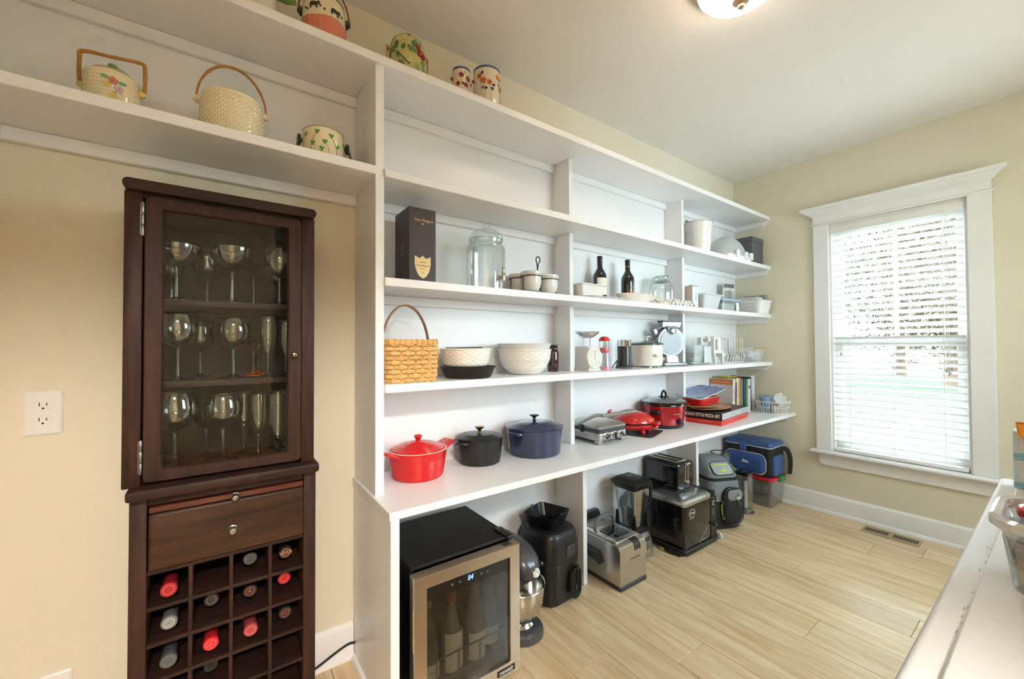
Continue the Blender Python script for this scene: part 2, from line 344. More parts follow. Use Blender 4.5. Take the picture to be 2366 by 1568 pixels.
# ---------------------------------------------------------------- outdoors
GR = M('lawn_grass', '#38402c', .9, var=.3, scale=1.2)
structure('lawn', MB().box(-30, 30, L_+.6, 60, -.7, -.5), GR, 'bright green lawn outside')
def tree(x, y, h, rad, hexc, label):
    t = thing('tree', label, 'tree', (x, y, -.5), random.uniform(0, 360), 'trees beyond the lawn')
    MB().lathe([(.22, 0), (.15, h*.3), (.1, h*.7)], 10).build('trunk', M('bark', '#6e5a48', .9, var=.2), t)
    import numpy as np
    g = np.random.default_rng(int(abs(x)*10)); n = 9000
    d_ = g.normal(size=(n, 3)); d_ /= np.linalg.norm(d_, axis=1)[:, None]; rr_ = rad*g.uniform(.25, 1, n)**.5
    clump = 1+.18*np.sin(d_[:, 0]*9)*np.sin(d_[:, 2]*8+d_[:, 1]*5)
    c = np.stack([rr_*d_[:, 0]*clump, rr_*d_[:, 1]*clump, h*.55+d_[:, 2]*h*.45*rr_/rad*clump], 1)
    u = g.normal(size=(n, 3)); u /= np.linalg.norm(u, axis=1)[:, None]; w = np.cross(u, g.normal(size=(n, 3))); w /= np.linalg.norm(w, axis=1)[:, None]
    q = g.uniform(.05, .13, n)[:, None]
    V = np.stack([c-u*q, c+w*q*.5, c+u*q, c-w*q*.5], 1).reshape(-1, 3)
    me = bpy.data.meshes.new('foliage'); me.from_pydata(V.tolist(), [], np.arange(4*n).reshape(-1, 4).tolist()); me.materials.append(M('leaves_'+hexc[1:], hexc, .8, var=.35, scale=.8))
    put('foliage', me, t)['kind'] = 'stuff'
for x, y, h, r, c, lb in ((-6.6, 23, 9, 2.4, '#55543c', 'olive leafed tree left in the window view'), (-1.2, 23, 8, 2.4, '#5e5340', 'tan leafed tree right in the window view'), (-3.9, 30, 10, 3.0, '#4a5239', 'tall green tree farther back between the olive and tan trees'), (4.4, 23, 9, 2.4, '#5c5240', 'brownish tree far right beyond the lawn'), (-10.5, 30, 10, 3., '#4b523c', 'broad green tree farthest left beyond the lawn')):
    tree(x, y, h, r, c, lb)

# ================================================================ built-in shelving
Zc, S4, S3, S2, S1 = .653, 1.0143, 1.3693, 1.7318, 2.105; T_ = .028; DS = .2635; P1a, P1b = .4132, .4421
d2a, d2b, d3a, d3b = 1.411, 1.437, 2.404, 2.43; J = 1.424
sh = thing('built_in_shelving', 'white painted built-in shelving of open bays along the left wall', 'shelving')
def sp(name, *a, re=.0012): return MB().rbox(*a, rc=.0012, re=re, n=1, k=1).build(name, WHITE, sh)
BK = .004
for (a, b) in ((BW, J), (J, L_)): sp('shelf', BK, DS, a+.0001, b-.0001, S1-T_, S1)
sp('shelf', BK, DS, BW, P1a, S2-T_, S2)
for z in (S2, S3, S4):
    for (a, b) in ((P1b, J), (J, L_)): sp('shelf', BK, DS, a+.0001, b-.0001, z-T_, z)
sp('end_panel', BK, .252, P1a, P1b, Zc, S1-T_)
for (z0, z1) in ((Zc, S4-T_), (S4, S3-T_), (S3, S2-T_), (S2, S1-T_)):
    sp('divider', BK, .1264, d2a, d2b, z0, z1); sp('divider', BK, .1264, d3a, d3b, z0, z1)
MB().box(0, BK, BW, P1b, S2-.06, S1).build('back_panel', WHITE, sh)
MB().box(0, BK, P1b, L_, 0, S1).build('back_panel', WHITE, sh)
CH = .037
def cl(a, b, z): MB().rbox(BK, .022, a, b, z-T_-CH, z-T_, rc=.001, re=.002, n=1, k=1).build('cleat', WHITE, sh)
for z in (S1, S2): cl(BW, P1a, z)
for z in (S1, S2, S3, S4):
    for (a, b) in ((P1b, d2a), (d2b, d3a), (d3b, L_-.018)): cl(a, b, z)
    MB().prism([(BK, z-T_), (.252, z-T_), (.222, z-T_-CH), (BK, z-T_-CH)], L_-.018, L_, 'y').build('cleat', WHITE, sh)
for z in (S1, S2): MB().prism([(.022, z-T_), (.252, z-T_), (.222, z-T_-CH), (.022, z-T_-CH)], BW, BW+.018, 'y').build('cleat', WHITE, sh)
ct = thing('counter', 'deep white counter shelf running under the open bays', 'counter')
def cp_(name, *a, re=.0015): return MB().rbox(*a, rc=.0015, re=re, n=1, k=1).build(name, WHITE, ct)
cp_('worktop', BK, .411, .4055, J-.0004, .629, Zc); cp_('worktop', BK, .411, J+.0004, L_, .629, Zc)
cp_('end_panel', BK, .409, .4095, .4365, 0, .629)
for (a, b) in ((d2a, d2b), (d3a, d3b)): cp_('divider', BK, .2055, a, b, 0, .629)
MB().prism([(BK, .629), (.39, .629), (.36, .59), (BK, .59)], L_-.018, L_, 'y').build('cleat', WHITE, ct)
MB().loft([[(x, .4095-p, z) for p, z in ((0, 0), (.014, 0), (.014, .006), (.010, .014), (0, .018))] for x in (.027, .409)]).build('shoe_moulding', WHITE, ct)

# ================================================================ fittings
def ceiling_lamp(loc, label):
    t = thing('ceiling_lamp', label, 'ceiling lamp', loc)
    NK = M('brushed_nickel_warm', '#c7a98a', .3, 1.)
    MB().lathe([(.06, 0), (.155, 0), (.162, -.008), (.160, -.016), (.152, -.02), (.150, -.03), (.142, -.034), (.06, -.034)], 48).build('base_ring', NK, t)
    MB().lathe([(.14, -.034), (.136, -.05), (.118, -.072), (.085, -.09), (.045, -.101), (.001, -.104)], 48).build('glass_dome', EMIT('lamp_glass_lit', '#ffe3c6', LAMP), t)
    MB().lathe([(.001, -.102), (.024, -.1045), (.027, -.108), (.016, -.114), (.007, -.118), (.011, -.123), (.010, -.130), (.001, -.133)], 24).build('finial', NK, t)
    return t
ceiling_lamp((.932, 1.462, H_), 'flush mount ceiling lamp with lit white glass dome')
def hall_fill_lamp():  # unseen lamp added to light the left side of the pantry
    t = thing('hall_fill_lamp', 'unseen round ceiling lamp added in the hall to light the pantry', 'ceiling lamp', (3.2, -.1, H_))
    MB().lathe([(.06, 0), (.22, 0), (.22, -.02), (.06, -.02)], 40).build('base_ring', M('brushed_nickel_warm', '#c7a98a', .3, 1.), t)
    MB().lathe([(.21, -.02), (.2, -.05), (.13, -.09), (.001, -.11)], 40).build('glass_dome', EMIT('hall_fill_glass_lit', '#fff6ec', HALL_FILL), t)
hall_fill_lamp()
def outlet(y, z, label):
    t = thing('wall_outlet', label, 'outlet', (0, y, z), 0, 'duplex outlets on the left wall')
    PL = M('outlet_plastic', '#eeece8', .3, var=.01)
    m = MB(); L = []
    for x, ins in ((0, 0), (.003, 0), (.0055, .003), (.006, .006)): L.append([(x, p, q) for p, q in rr(.035-ins, .057-ins, .004, 3)])
    m.loft(L); m.build('cover_plate', PL, t)
    for dz in (-.0195, .0195):
        o = []
        for a in range(24):
            aa = 2*pi*a/24; o.append((.0165*cos(aa), max(-.0125, min(.0125, .0175*sin(aa)))))
        s = MB().prism([(p, q+dz) for p, q in o], .005, .0072, 'x').build('socket', PL, t)
        b = M('outlet_slot', '#35302b', .8)
        MB().box(.0071, .0076, -.0075, -.0055, dz-.001, dz+.0085).build('slot', b, s); MB().box(.0071, .0076, .0055, .0075, dz, dz+.0075).build('slot', b, s)
        MB().prism([(p, q+dz-.0065) for p, q in circ(.0025, 10)], .0071, .0076, 'x').build('slot', b, s)
    MB().prism(circ(.003, 12), .0055, .0068, 'x').build('screw', PL, t)
outlet(-.373, .97, 'white duplex wall outlet at mid height left of the dark cabinet')
outlet(-.349, .228, 'white outlet plate low on the wall at the bottom left')
# floor register
def vent():
    t = thing('floor_register', 'tan metal slotted floor register in front of the baseboard', 'floor vent', (.932, 3.247, 0), -1)
    TN = M('tan_metal', '#b59f80', .45, .3)
    m = MB(); m.rbox(-.130, .130, -.056, .056, .0002, .004, .004, .002, 2, 1); m.build('frame', TN, t)
    DK = M('vent_dark', '#241c16', .9)
    for i in range(22):
        if i in (10, 11): continue
        x = -.112+i*.0107
        MB().prism([(x-.003, -.026), (x+.003, -.026), (x+.003, .026), (x-.003, .026)], .0038, .0046).build('slot', DK, t)
vent()
co = MB().tube(bez([(.02, .03, .02), (.03, .17, .018), (.032, .24, .02), (.032, .285, .03), (.03, .341, .05), (.03, .385, .063), (.034, .409, .062)], 6), .0042, 8).build('power_cord', M('black_rubber_cord', '#111111', .5))
tag(co, 'black power cord along the baseboard beside the dark cabinet', 'cord')

# ================================================================ dark wine cabinet
def wb(mb, name, mat, t, **k):
    l = t.location; mb.v = [(v[0]-l[0], v[1]-l[1], v[2]-l[2]) for v in mb.v]; return mb.build(name, mat, t, **k)
DW = WOOD('dark_cherry_wood', '#1a0e0b', '#3d241d', .5, axis=2, scale=5., coat=0., spec=.25, rnd=.06, k=12.)
DWH = WOOD('dark_cherry_wood_flat', '#180e0b', '#36211b', .5, axis=1, scale=5., coat=0., spec=.25, rnd=.06, k=12.)
BRASS = M('aged_brass', '#7d7058', .35, 1., var=.15)
HING = M('steel_hinge', '#8f8d8a', .3, 1.)
cab = thing('wine_cabinet', 'tall dark cherry wood wine cabinet with glass door, drawer and bottle grid', 'cabinet', (.16, .022, 0))
cx0, cx1 = .02, .30; cya, cyb = -.182, .223
def cbx(name, *a, mat=DW, rc=.003, re=.003, parent=None): return wb(MB().rbox(*a, rc=rc, re=re, n=2, k=2), name, mat, cab)
# upper case
cbx('side_panel', cx0, cx1, cya, cya+.033, .812, 1.5095); cbx('side_panel', cx0, cx1, cyb-.033, cyb, .812, 1.5095)
cbx('back_panel', cx0, cx0+.008, cya+.033, cyb-.033, .812, 1.508, mat=M('shaded_backing', '#1a100d', .7, var=.2))  # colour darkened to stand in for shade inside the case
m = MB(); L = []
for x in (cx0-.004, .318): L.append([(x, .0205+p, 1.5215+q) for p, q in rr(.2035, .0125, .011, 4)])
m.loft(L); m2 = MB().box(cx0+.01, .292, cya+.034, cyb-.034, 1.498, 1.5088); wb(m, 'top_cap', DWH, cab); wb(m2, 'top_rail', DWH, cab)
cbx('case_floor', cx0+.008, .276, cya+.033, cyb-.033, .812, .828, mat=DWH)
SHZ = (.829, 1.055, 1.262)
for z in SHZ[1:]: cbx('inner_shelf', cx0+.008, .262, cya+.033, cyb-.033, z-.016, z, mat=DWH)
# door
m = MB(); o = rr(.168, .342, .012, 4); i = rr(.1325, .3135, .003, 4)
def dl(pts, x): return [(x, .022+p, 1.161+q) for p, q in pts]
i2 = rr(.1355, .3165, .004, 4)
m.loft([dl(o, .279), dl(o, .297), dl(rr(.166, .340, .011, 4), .2995), dl(i2, .2995), dl(i, .296), dl(i, .279), dl(o, .279)], False, False)
dr = wb(m, 'door', DW, cab)
MB().box(.289-.16, .292-.16, -.1324, .1324, .8480, 1.4740).build('glass_pane', GLASS('cabinet_glass', '#f4f6f4', .022), dr)
def knob(parent, loc, r=.009, mat=BRASS):
    m = MB().lathe([(r*.9, 0), (r*.55, .002), (r*.5, .008), (r*.95, .012), (r, .017), (r*.7, .022), (.001, .0235)], 18); m.xf(Matrix.Rotation(radians(90), 4, 'Y'))
    return m.build('knob', mat, parent, loc=loc)
knob(dr, (.2995-.16, .170-.022, 1.118), .0085)
for z in (1.445, .882):
    h = MB()
    for k in range(3): h.lathe([(.003, -.013), (.0036, -.012), (.0036, .012), (.003, .013)], 12, (.302-.16, -.1490-.022, z+(k-1)*.027))
    h.box(.297-.16, .3005-.16, -.1535-.022, -.1462-.022, z-.038, z+.038)
    h.build('hinge', HING, cab)
# ledge and lower case
cbx('ledge', cx0, .332, -.172, .232, .787, .812, mat=DWH, rc=.008, re=.006)
lya, lyb = -.168, .228
cbx('side_panel', cx0, .30, lya, lya+.032, 0, .787); cbx('side_panel', cx0, .30, lyb-.032, lyb, 0, .787)
cbx('back_panel', cx0, cx0+.008, lya+.032, lyb-.032, 0, .787, mat=M('deep_shade_backing', '#0b0706', .8))  # near-black colour puts the shade of the bottle cells into the panel
cbx('rail', .05, .298, lya+.032, lyb-.032, .764, .787, mat=DWH)
tr = wb(MB().rbox(.05, .300, -.133, .195, .7455, .7605, .002, .002, 2, 1), 'pull_out_tray', WOOD('red_cherry_edge', '#36160f', '#5a281b', .35, axis=1, scale=6, coat=.3), cab)
knob(tr, (.30-.16, .036-.022, .753), .0095, M('pewter_knob', '#8f8b83', .35, 1.))
m = MB(); L = []
for x, ins in ((.06, 0), (.303, 0), (.3065, .003), (.307, .006)): L.append([(x, .031+p, .678+q) for p, q in rr(.164-ins, .0665-ins, .004, 2)])
m.loft(L); dw = wb(m, 'drawer', WOOD('walnut_drawer_front', '#1d0f09', '#422718', .45, axis=1, scale=4, coat=0., spec=.3, k=8.), cab)
knob(dw, (.307-.16, .031-.022, .672), .0105, M('pewter_knob', '#8f8b83', .35, 1.))
GZ = [.604-.0858*k for k in range(8)]; GY = [-.0545, .0285, .116]; INN = (-.136, .196)
for z in GZ[:-1]: cbx('grid_shelf', .03, .297, INN[0], INN[1], z-.0045, z+.0045, mat=DWH, re=.001, rc=.001)
cbx('bottom_rail', .03, .298, INN[0], INN[1], 0, .03, mat=DWH)
for y in GY:
    for a, b in zip(GZ, GZ[1:]):
        if b > .02: cbx('grid_divider', .03, .296, y-.0042, y+.0042, b+.0045, a-.0045, re=.001, rc=.001)
# bottles lying in the grid
BG = M('dark_green_bottle_glass', '#0d120c', .08, var=.1, spec=.6, coat=.5)
def rackbottle(row, col, hexc, prot, label, ring=None, mark=None, glass=None, dy=0, up=0):
    ys = [INN[0]]+GY+[INN[1]]; y = (ys[col]+ys[col+1])/2+dy; z = GZ[row+1]+.0045
    r = .0345; t = thing('wine_bottle', label, 'wine bottle', (.26+prot, y, z), 0, 'wine bottles lying in the dark cabinet grid')
    def ax(prof, n=24): return MB().lathe(prof, n).xf(Matrix.Translation((0, 0, r+.0005)) @ Matrix.Rotation(radians(90+up), 4, 'Y'))
    body = [(.001, -.222), (r*.9, -.222), (r, -.217), (r, -.102), (r*.9, -.088), (.0175, -.066), (.0145, -.055)]
    ax(body).build('glass_body', glass or BG, t)
    cm = M('capsule_'+hexc[1:], hexc, .35, .2, var=.1)
    c = ax([(.0146, -.058), (.0152, -.004), (.0165, -.003), (.0168, .0075), (.0155, .01), (.001, .0102)]).build('capsule', cm, t)
    if ring:
        g = M('capsule_mark_'+ring[1:], ring, .4, .3); m = MB()
        for a, b in ((.0095, .0108),)+(((.0060, .0068), (.003, .0036)) if mark == 'rings' else ()):
            m.loft([[(x_*cos(k*pi/12), x_*sin(k*pi/12), zz) for k in range(24)] for x_, zz in ((a, .0102), (a, .0107), (b, .0107), (b, .0102))], False, False)
        m.xf(Matrix.Translation((0, 0, r+.0005)) @ Matrix.Rotation(radians(90+up), 4, 'Y')); m.build('ring_mark', g, c)
    if mark and mark != 'rings': text(mark, .013, M('capsule_mark_'+(ring or '#d8675a')[1:], ring or '#d8675a', .4, .3), c, (.0108, 0, r+.0005), FX, ext=.0003)
rackbottle(0, 0, '#a01f2c', .035, 'wine bottle with deep red capsule in the top left cell of the grid', '#d8675a', up=-3)
rackbottle(0, 2, '#4b4d50', -.02, 'wine bottle with grey capsule in the top row, third cell', '#777777')
rackbottle(0, 3, '#2c2522', .0, 'wine bottle with gold ringed black capsule in the top right cell', '#c9906a', 'VRRA')
rackbottle(1, 0, '#6d7072', .02, 'wine bottle with grey and white ringed capsule, second row at left', '#e4e4e4', 'rings')
rackbottle(1, 1, '#3a3536', -.03, 'wine bottle with dark pewter capsule, second row second cell', '#9a8f8f')
rackbottle(1, 2, '#2e2c2d', -.015, 'wine bottle with black capsule marked R in red', '#c7665c', 'R')
rackbottle(1, 3, '#d22c38', -.03, 'wine bottle with bright red capsule in the second row at right', '#f08a86')
rackbottle(2, 0, '#55585c', .03, 'wine bottle with plain slate grey capsule, third row at left', '#74777c')
rackbottle(2, 1, '#d3262f', .02, 'wine bottle with scarlet capsule marked A, third row second cell', '#ef7f7a', 'A')
rackbottle(2, 2, '#a8434a', .02, 'yellow glass wine bottle with faded red capsule, third row', '#d98a83', None, M('yellow_bottle_glass', '#c09a32', .1, coat=.5))
rackbottle(2, 3, '#1f2a22', -.005, 'wine bottle with dark green capsule and red seal, third row at right', '#d1493f', 'O')
rackbottle(3, 1, '#26282a', -.03, 'wine bottle with black capsule low in the grid, fourth row', '#55585a')

# glassware behind the cabinet door
GL = GLASS('stemware_glass', '#f4f6f3', .2)
GLO = GLASS('stemware_foot_amber', '#ff8a3c', .2, body=.35, bodycol='#ff6a20')
def stem(foot, sh, bowl, n=28):
    """foot radius, stem height, bowl outline [(r, z above stem)] -> single outer + inner wall"""
    p = [(.001, 0), (foot, 0), (foot, .0015), (foot*.45, .004), (.006, .010), (.0038, sh*.5), (.0045, sh-.006), (.007, sh)]
    o = [(r, sh+z) for r, z in bowl]; i = [(max(r-.0012, .001), sh+z+.0012) for r, z in bowl[::-1]]
    i[-1] = (.001, sh+.003)
    return MB().lathe(p+o+i, n)
KIND = {
 'coupe': (.037, .085, [(.012, .002), (.028, .008), (.044, .028), (.052, .055), (.0515, .057)]),
 'balloon': (.036, .085, [(.012, .003), (.03, .013), (.042, .036), (.043, .055), (.037, .085), (.0365, .086)]),
 'goblet': (.034, .075, [(.012, .003), (.026, .012), (.034, .034), (.034, .06), (.031, .085), (.0305, .086)]),
 'flute': (.028, .06, [(.008, .003), (.016, .02), (.021, .05), (.0215, .09), (.020, .115), (.0195, .116)]),
 'hurricane': (.026, .02, [(.010, .003), (.02, .03), (.024, .07), (.022, .11), (.025, .15), (.0245, .151)]),
 'martini': (.034, .10, [(.004, .001), (.02, .016), (.04, .036), (.05, .05), (.0495, .051)]),
}
GM = {k: stem(*v).mesh(k+'_glass', GL, 50) for k, v in KIND.items()}
def glass(kind, x, y, lv, label, scale=1., amber=False):
    t = put('wine_glass' if kind in ('balloon', 'goblet') else {'coupe': 'coupe_glass', 'martini': 'martini_glass', 'flute': 'champagne_flute', 'hurricane': 'hurricane_glass'}[kind], GM[kind], None, (x, y, SHZ[lv]+.0006))
    t.scale = (scale,)*3
    tag(t, label, 'glass', 'stemware behind the cabinet door')
    if amber: MB().lathe([(.001, .0005), (KIND[kind][0]+.0006, .0), (KIND[kind][0]+.0006, .003), (KIND[kind][0]*.5, .007), (.008, .014), (.001, .014)], 28).build('amber_foot', GLO, t)
glass('coupe', .215, -.092, 2, 'wide coupe glass at the front left of the top cabinet shelf', 1.02)
glass('coupe', .205, .028, 2, 'wide coupe glass in the middle of the top cabinet shelf', 1.08)
glass('goblet', .10, -.03, 2, 'wine goblet behind and between the two coupe glasses')
glass('martini', .11, .085, 2, 'martini glass behind the coupe on the top cabinet shelf', .95)
glass('balloon', .225, .142, 2, 'round wine glass at the right end of the top cabinet shelf', .95)
glass('goblet', .13, .150, 2, 'smaller goblet behind the round glass on the top cabinet shelf', .85)
glass('goblet', .10, -.11, 2, 'goblet at the back left of the top cabinet shelf', .85)
glass('balloon', .215, -.088, 1, 'large balloon glass at the left of the middle cabinet shelf', 1.0)
glass('balloon', .20, .032, 1, 'large balloon glass in the middle of the middle cabinet shelf', .97)
glass('goblet', .10, -.045, 1, 'wine goblet at the back of the middle cabinet shelf')
glass('flute', .215, .115, 1, 'tall flute at the right of the middle cabinet shelf', .98)
glass('flute', .21, .162, 1, 'flute at the far right of the middle cabinet shelf', .92)
glass('martini', .145, .083, 1, 'cocktail glass with amber foot on the middle cabinet shelf', .8, True)
glass('goblet', .075, .10, 1, 'goblet with amber foot at the back of the middle cabinet shelf', .8, True)
glass('balloon', .225, -.092, 0, 'big balloon glass at the front left of the bottom cabinet shelf', 1.12)
glass('balloon', .205, .010, 0, 'big balloon glass in the middle of the bottom cabinet shelf', 1.05)
glass('goblet', .11, -.03, 0, 'wine goblet at the back of the bottom cabinet shelf', 1.05)
glass('flute', .150, .060, 0, 'champagne flute behind the balloon glass on the bottom cabinet shelf', 1.02)
glass('flute', .215, .092, 0, 'champagne flute at the front of the bottom cabinet shelf', 1.0)
glass('hurricane', .22, .140, 0, 'tall hurricane glass at the right of the bottom cabinet shelf', 1.02)
glass('hurricane', .13, .150, 0, 'hurricane glass at the back right of the bottom cabinet shelf', 1.02)
glass('goblet', .11, -.125, 0, 'wine goblet at the back left of the bottom cabinet shelf', 1.0)

# ================================================================ ceramic jars on the upper shelves
CREAM = M('cream_glaze', '#f0e3bd', .14, var=.05, scale=12, coat=.5)
RATT = M('rattan_wrap', '#bd8544', .5, var=.35, scale=90)
TINT = {}
def glz(hexc): return M('glaze_'+hexc[1:], hexc, .16, var=.12, scale=40, coat=.4)
def prof_r(prof):
    def f(z):
        for (r0, z0), (r1, z1) in zip(prof, prof[1:]):
            if z0 <= z <= z1 and z1 > z0: return r0+(r1-r0)*(z-z0)/(z1-z0)
        return prof[-1][0]
    return f
def vessel(prof, th=.005, n=48):
    return MB().lathe(prof + [(max(r-th, .001), z) for r, z in prof[::-1] if z > th] + [(.001, th)], n)
def bail(t, r, z, path, rad, mat=RATT, lug=CREAM, wrapn=0, lugr=.009):
    """lugs on both sides (along local y) and a handle along path"""
    for s in (-1, 1):
        m = MB().lathe([(lugr, -.004), (lugr*1.1, .004), (lugr*.5, .010), (lugr*.5, .012)], 14); m.xf(Matrix.Translation((0, s*(r+.004), z)) @ Matrix.Rotation(radians(-90*s), 4, 'X') )
        m.xf(Matrix.Identity(4)); m.build('lug', lug, t)
    h = MB().tube(path, rad, 8)
    if wrapn:
        P = [Vector(p) for p in path]
        for k in range(wrapn):
            u = k/(wrapn-1)*(len(P)-1.001); i = int(u); q = P[i].lerp(P[i+1], u-i); d = (P[i+1]-P[i]).normalized()
            a = d.orthogonal().normalized(); b = d.cross(a); rr_ = rad if not isinstance(rad, list) else rad[i]
            h.tube([q+(a*cos(v*pi/4)+b*sin(v*pi/4))*rr_+d*.0025*sin(v*pi/4+k) for v in range(8)], .0011, 5, True)
    h.build('handle', mat, t)
def flowers(t, rf, spots, name='flower'):
    for (a, z, r, col, cen) in spots:
        m = MB(); wrap(m, petal(-r*.15, 0, r*.3, r*.3, 0, 8), rf, a, z, .0030, .001)
        f = MB()
        for k in range(5): wrap(f, petal(0, 0, r, r*.75, k*2*pi/5+.3), rf, a, z, .0018+.0002*k)
        o = f.build(name, glz(col), t); m.build('centre', glz(cen), o)
def leaves(t, rf, spots, name='leaf'):
    for (a, z, l, w, ang, col) in spots:
        f = MB(); wrap(f, petal(0, 0, l, w, ang, 10), rf, a, z, .0014); f.build(name, glz(col), t)
def stems(t, rf, paths, col='#5a4632', rad=.0008):
    m = MB()
    for p in paths: m.tube([((rf(z)+.0008)*cos(a), (rf(z)+.0008)*sin(a), z) for a, z in p], rad, 5)
    m.build('painted_stem', glz(col), t)
FA = radians(-8)     # angle on the jar that faces the camera
# --- biscuit jar with squared wrapped handle
t = thing('biscuit_jar', 'cream ceramic biscuit jar with painted flowers and squared rattan handle', 'jar', (.135, -.229, S2), -14)
pf = [(.045, 0), (.050, .004), (.054, .03), (.0545, .07), (.0525, .098)]
m = vessel(pf, .005, 60)
for k in range(26):      # faint basket ribs
    a_ = 2*pi*k/26; m.tube([((prof_r(pf)(z)-.0003)*cos(a_), (prof_r(pf)(z)-.0003)*sin(a_), z) for z in (.006, .03, .07, .094)], .0011, 5)
for k in range(9): m.lathe([(prof_r(pf)(.012+k*.0095)-.0002, .011+k*.0095), (prof_r(pf)(.012+k*.0095)+.0007, .012+k*.0095), (prof_r(pf)(.012+k*.0095)-.0002, .013+k*.0095)], 60, cap=False)
m.build('body', CREAM, t)
lid = MB().lathe([(.0525, .098), (.0545, .100), (.0545, .104), (.051, .107), (.04, .118), (.02, .126), (.001, .128)], 48).build('lid', CREAM, t)
MB().lathe([(.006, .125), (.007, .130), (.011, .136), (.009, .143), (.001, .146)], 14).build('lid_knob', glz('#6f9a56'), lid)
rf = prof_r(pf)
flowers(t, rf, [(FA+.55, .078, .011, '#cc7a6c', '#a04a44'), (FA+.35, .066, .009, '#e4cb78', '#c2a048'), (FA+.75, .060, .010, '#d0b4ba', '#a8808a'), (FA+.55, .040, .009, '#e2ca74', '#c0a04a'), (FA+.68, .026, .009, '#dcaaa4', '#b87a74')])
leaves(t, rf, [(FA+.40, .082, .016, .009, 2.8, '#7fb37a'), (FA+.72, .076, .017, .009, .2, '#6fae74'), (FA+.58, .052, .016, .008, -1.4, '#83b87c'), (FA+.55, .026, .013, .007, 3.3, '#7fb37a'), (FA-.95, .085, .020, .010, -1.6, '#7fb37a'), (FA-1.0, .06, .02, .01, -1.5, '#6fae74')])
m = MB()
for k in range(5): m.ell((.03*cos(FA+.9+k*.25), .03*sin(FA+.9+k*.25), .1225-.0006*k), .008, .005, .003, 10, 6)
m.build('lid_leaves', glz('#8fb57f'), lid)
ph = bez([(0, -.062, .076), (0, -.066, .10), (0, -.066, .150), (0, -.064, .163), (0, -.05, .167), (0, 0, .165), (0, .05, .164), (0, .063, .160), (0, .066, .148), (0, .066, .10), (0, .062, .078)], 5)
bail(t, .054, .078, ph, .0042, wrapn=70, lug=glz('#e9cf7a'))
# --- diamond quilted jar
t = thing('biscuit_jar', 'cream ceramic ice bucket with raised diamond pattern and arched rattan handle', 'jar', (.135, .028, S2), 0)
pf = [(.066, 0), (.074, .004), (.079, .03), (.080, .075), (.0775, .118), (.074, .138)]
rf = prof_r(pf); m = MB(); N, K = 36, 9; L = []
nn, kk = N*6, K*6
for j in range(kk+1):
    z = .006+.118*j/kk; row = []
    for i in range(nn):
        a = 2*pi*i/nn; u = (i/6+j/6) % 1; w = (i/6-j/6) % 1
        d = min(min(u, 1-u), min(w, 1-w))*2; r = rf(z)-.0012+.0026*min(d, .9)
        row.append((r*cos(a), r*sin(a), z))
    L.append(row)
m.loft([[(.066*cos(2*pi*i/nn), .066*sin(2*pi*i/nn), 0) for i in range(nn)]]+L+[[(q*cos(2*pi*i/nn), q*sin(2*pi*i/nn), z) for i in range(nn)] for q, z in ((.0745, .127), (.0742, .136), (.071, .138), (.069, .130), (.068, .02), (.001, .008))])
m.build('body', CREAM, t, sharp=20)
hp = [(0, -.0855*cos(a), .118+.122*sin(a)) for a in [pi*k/24 for k in range(25)]]
bail(t, .078, .118, hp, [.0034 if 4 < k < 20 else .0026 for k in range(25)], wrapn=80, lugr=.011)
# --- clover pot
t = thing('clover_pot', 'small cream ceramic pot painted with green clovers, green side knobs', 'pot', (.135, .278, S2), -6)
pf = [(.050, 0), (.056, .006), (.0635, .05), (.064, .08), (.0615, .112)]; rf = prof_r(pf)
vessel(pf, .005, 48).build('body', CREAM, t)
MB().lathe([(.0615, .1115), (.0625, .1135), (.0575, .1135), (.0565, .112)], 48).build('rim_line', glz('#a08a5c'), t)
for (a, z) in ((FA-.25, .095), (FA+.42, .088), (FA-.45, .058), (FA+.12, .065), (FA-.02, .042), (FA+.75, .06), (FA-.9, .09), (FA+1.3, .08)):
    o = MB()
    for k in range(3): wrap(o, petal(0, 0, .0085, .008, k*2*pi/3+.5), rf, a, z, .0016)
    o.build('clover', glz('#5f9a4c'), t)
stems(t, rf, [[(FA-.25, .092), (FA-.4, .08), (FA-.55, .06), (FA-.6, .03)], [(FA+.42, .085), (FA+.6, .07), (FA+.72, .04), (FA+.75, .01)], [(FA+.12, .062), (FA+.3, .045), (FA+.4, .015)]])
GK = glz('#1e4a36')
for s in (-1, 1):
    m = MB().lathe([(.007, -.002), (.007, .006), (.016, .008), (.018, .012), (.016, .018), (.001, .021)], 22); m.xf(Matrix.Translation((0, s*.060, .082)) @ Matrix.Rotation(radians(-90*s), 4, 'X')); m.build('side_knob', GK, t)
MB().tube(bez([(.0, .068, .082), (.02, .078, .06), (.055, .07, .015), (.075, .0, .006), (.055, -.07, .015), (.02, -.078, .06), (.0, -.068, .082)], 8), .0032, 7).build('handle', M('twisted_cane', '#6a4a2c', .6, var=.4, scale=120), t)
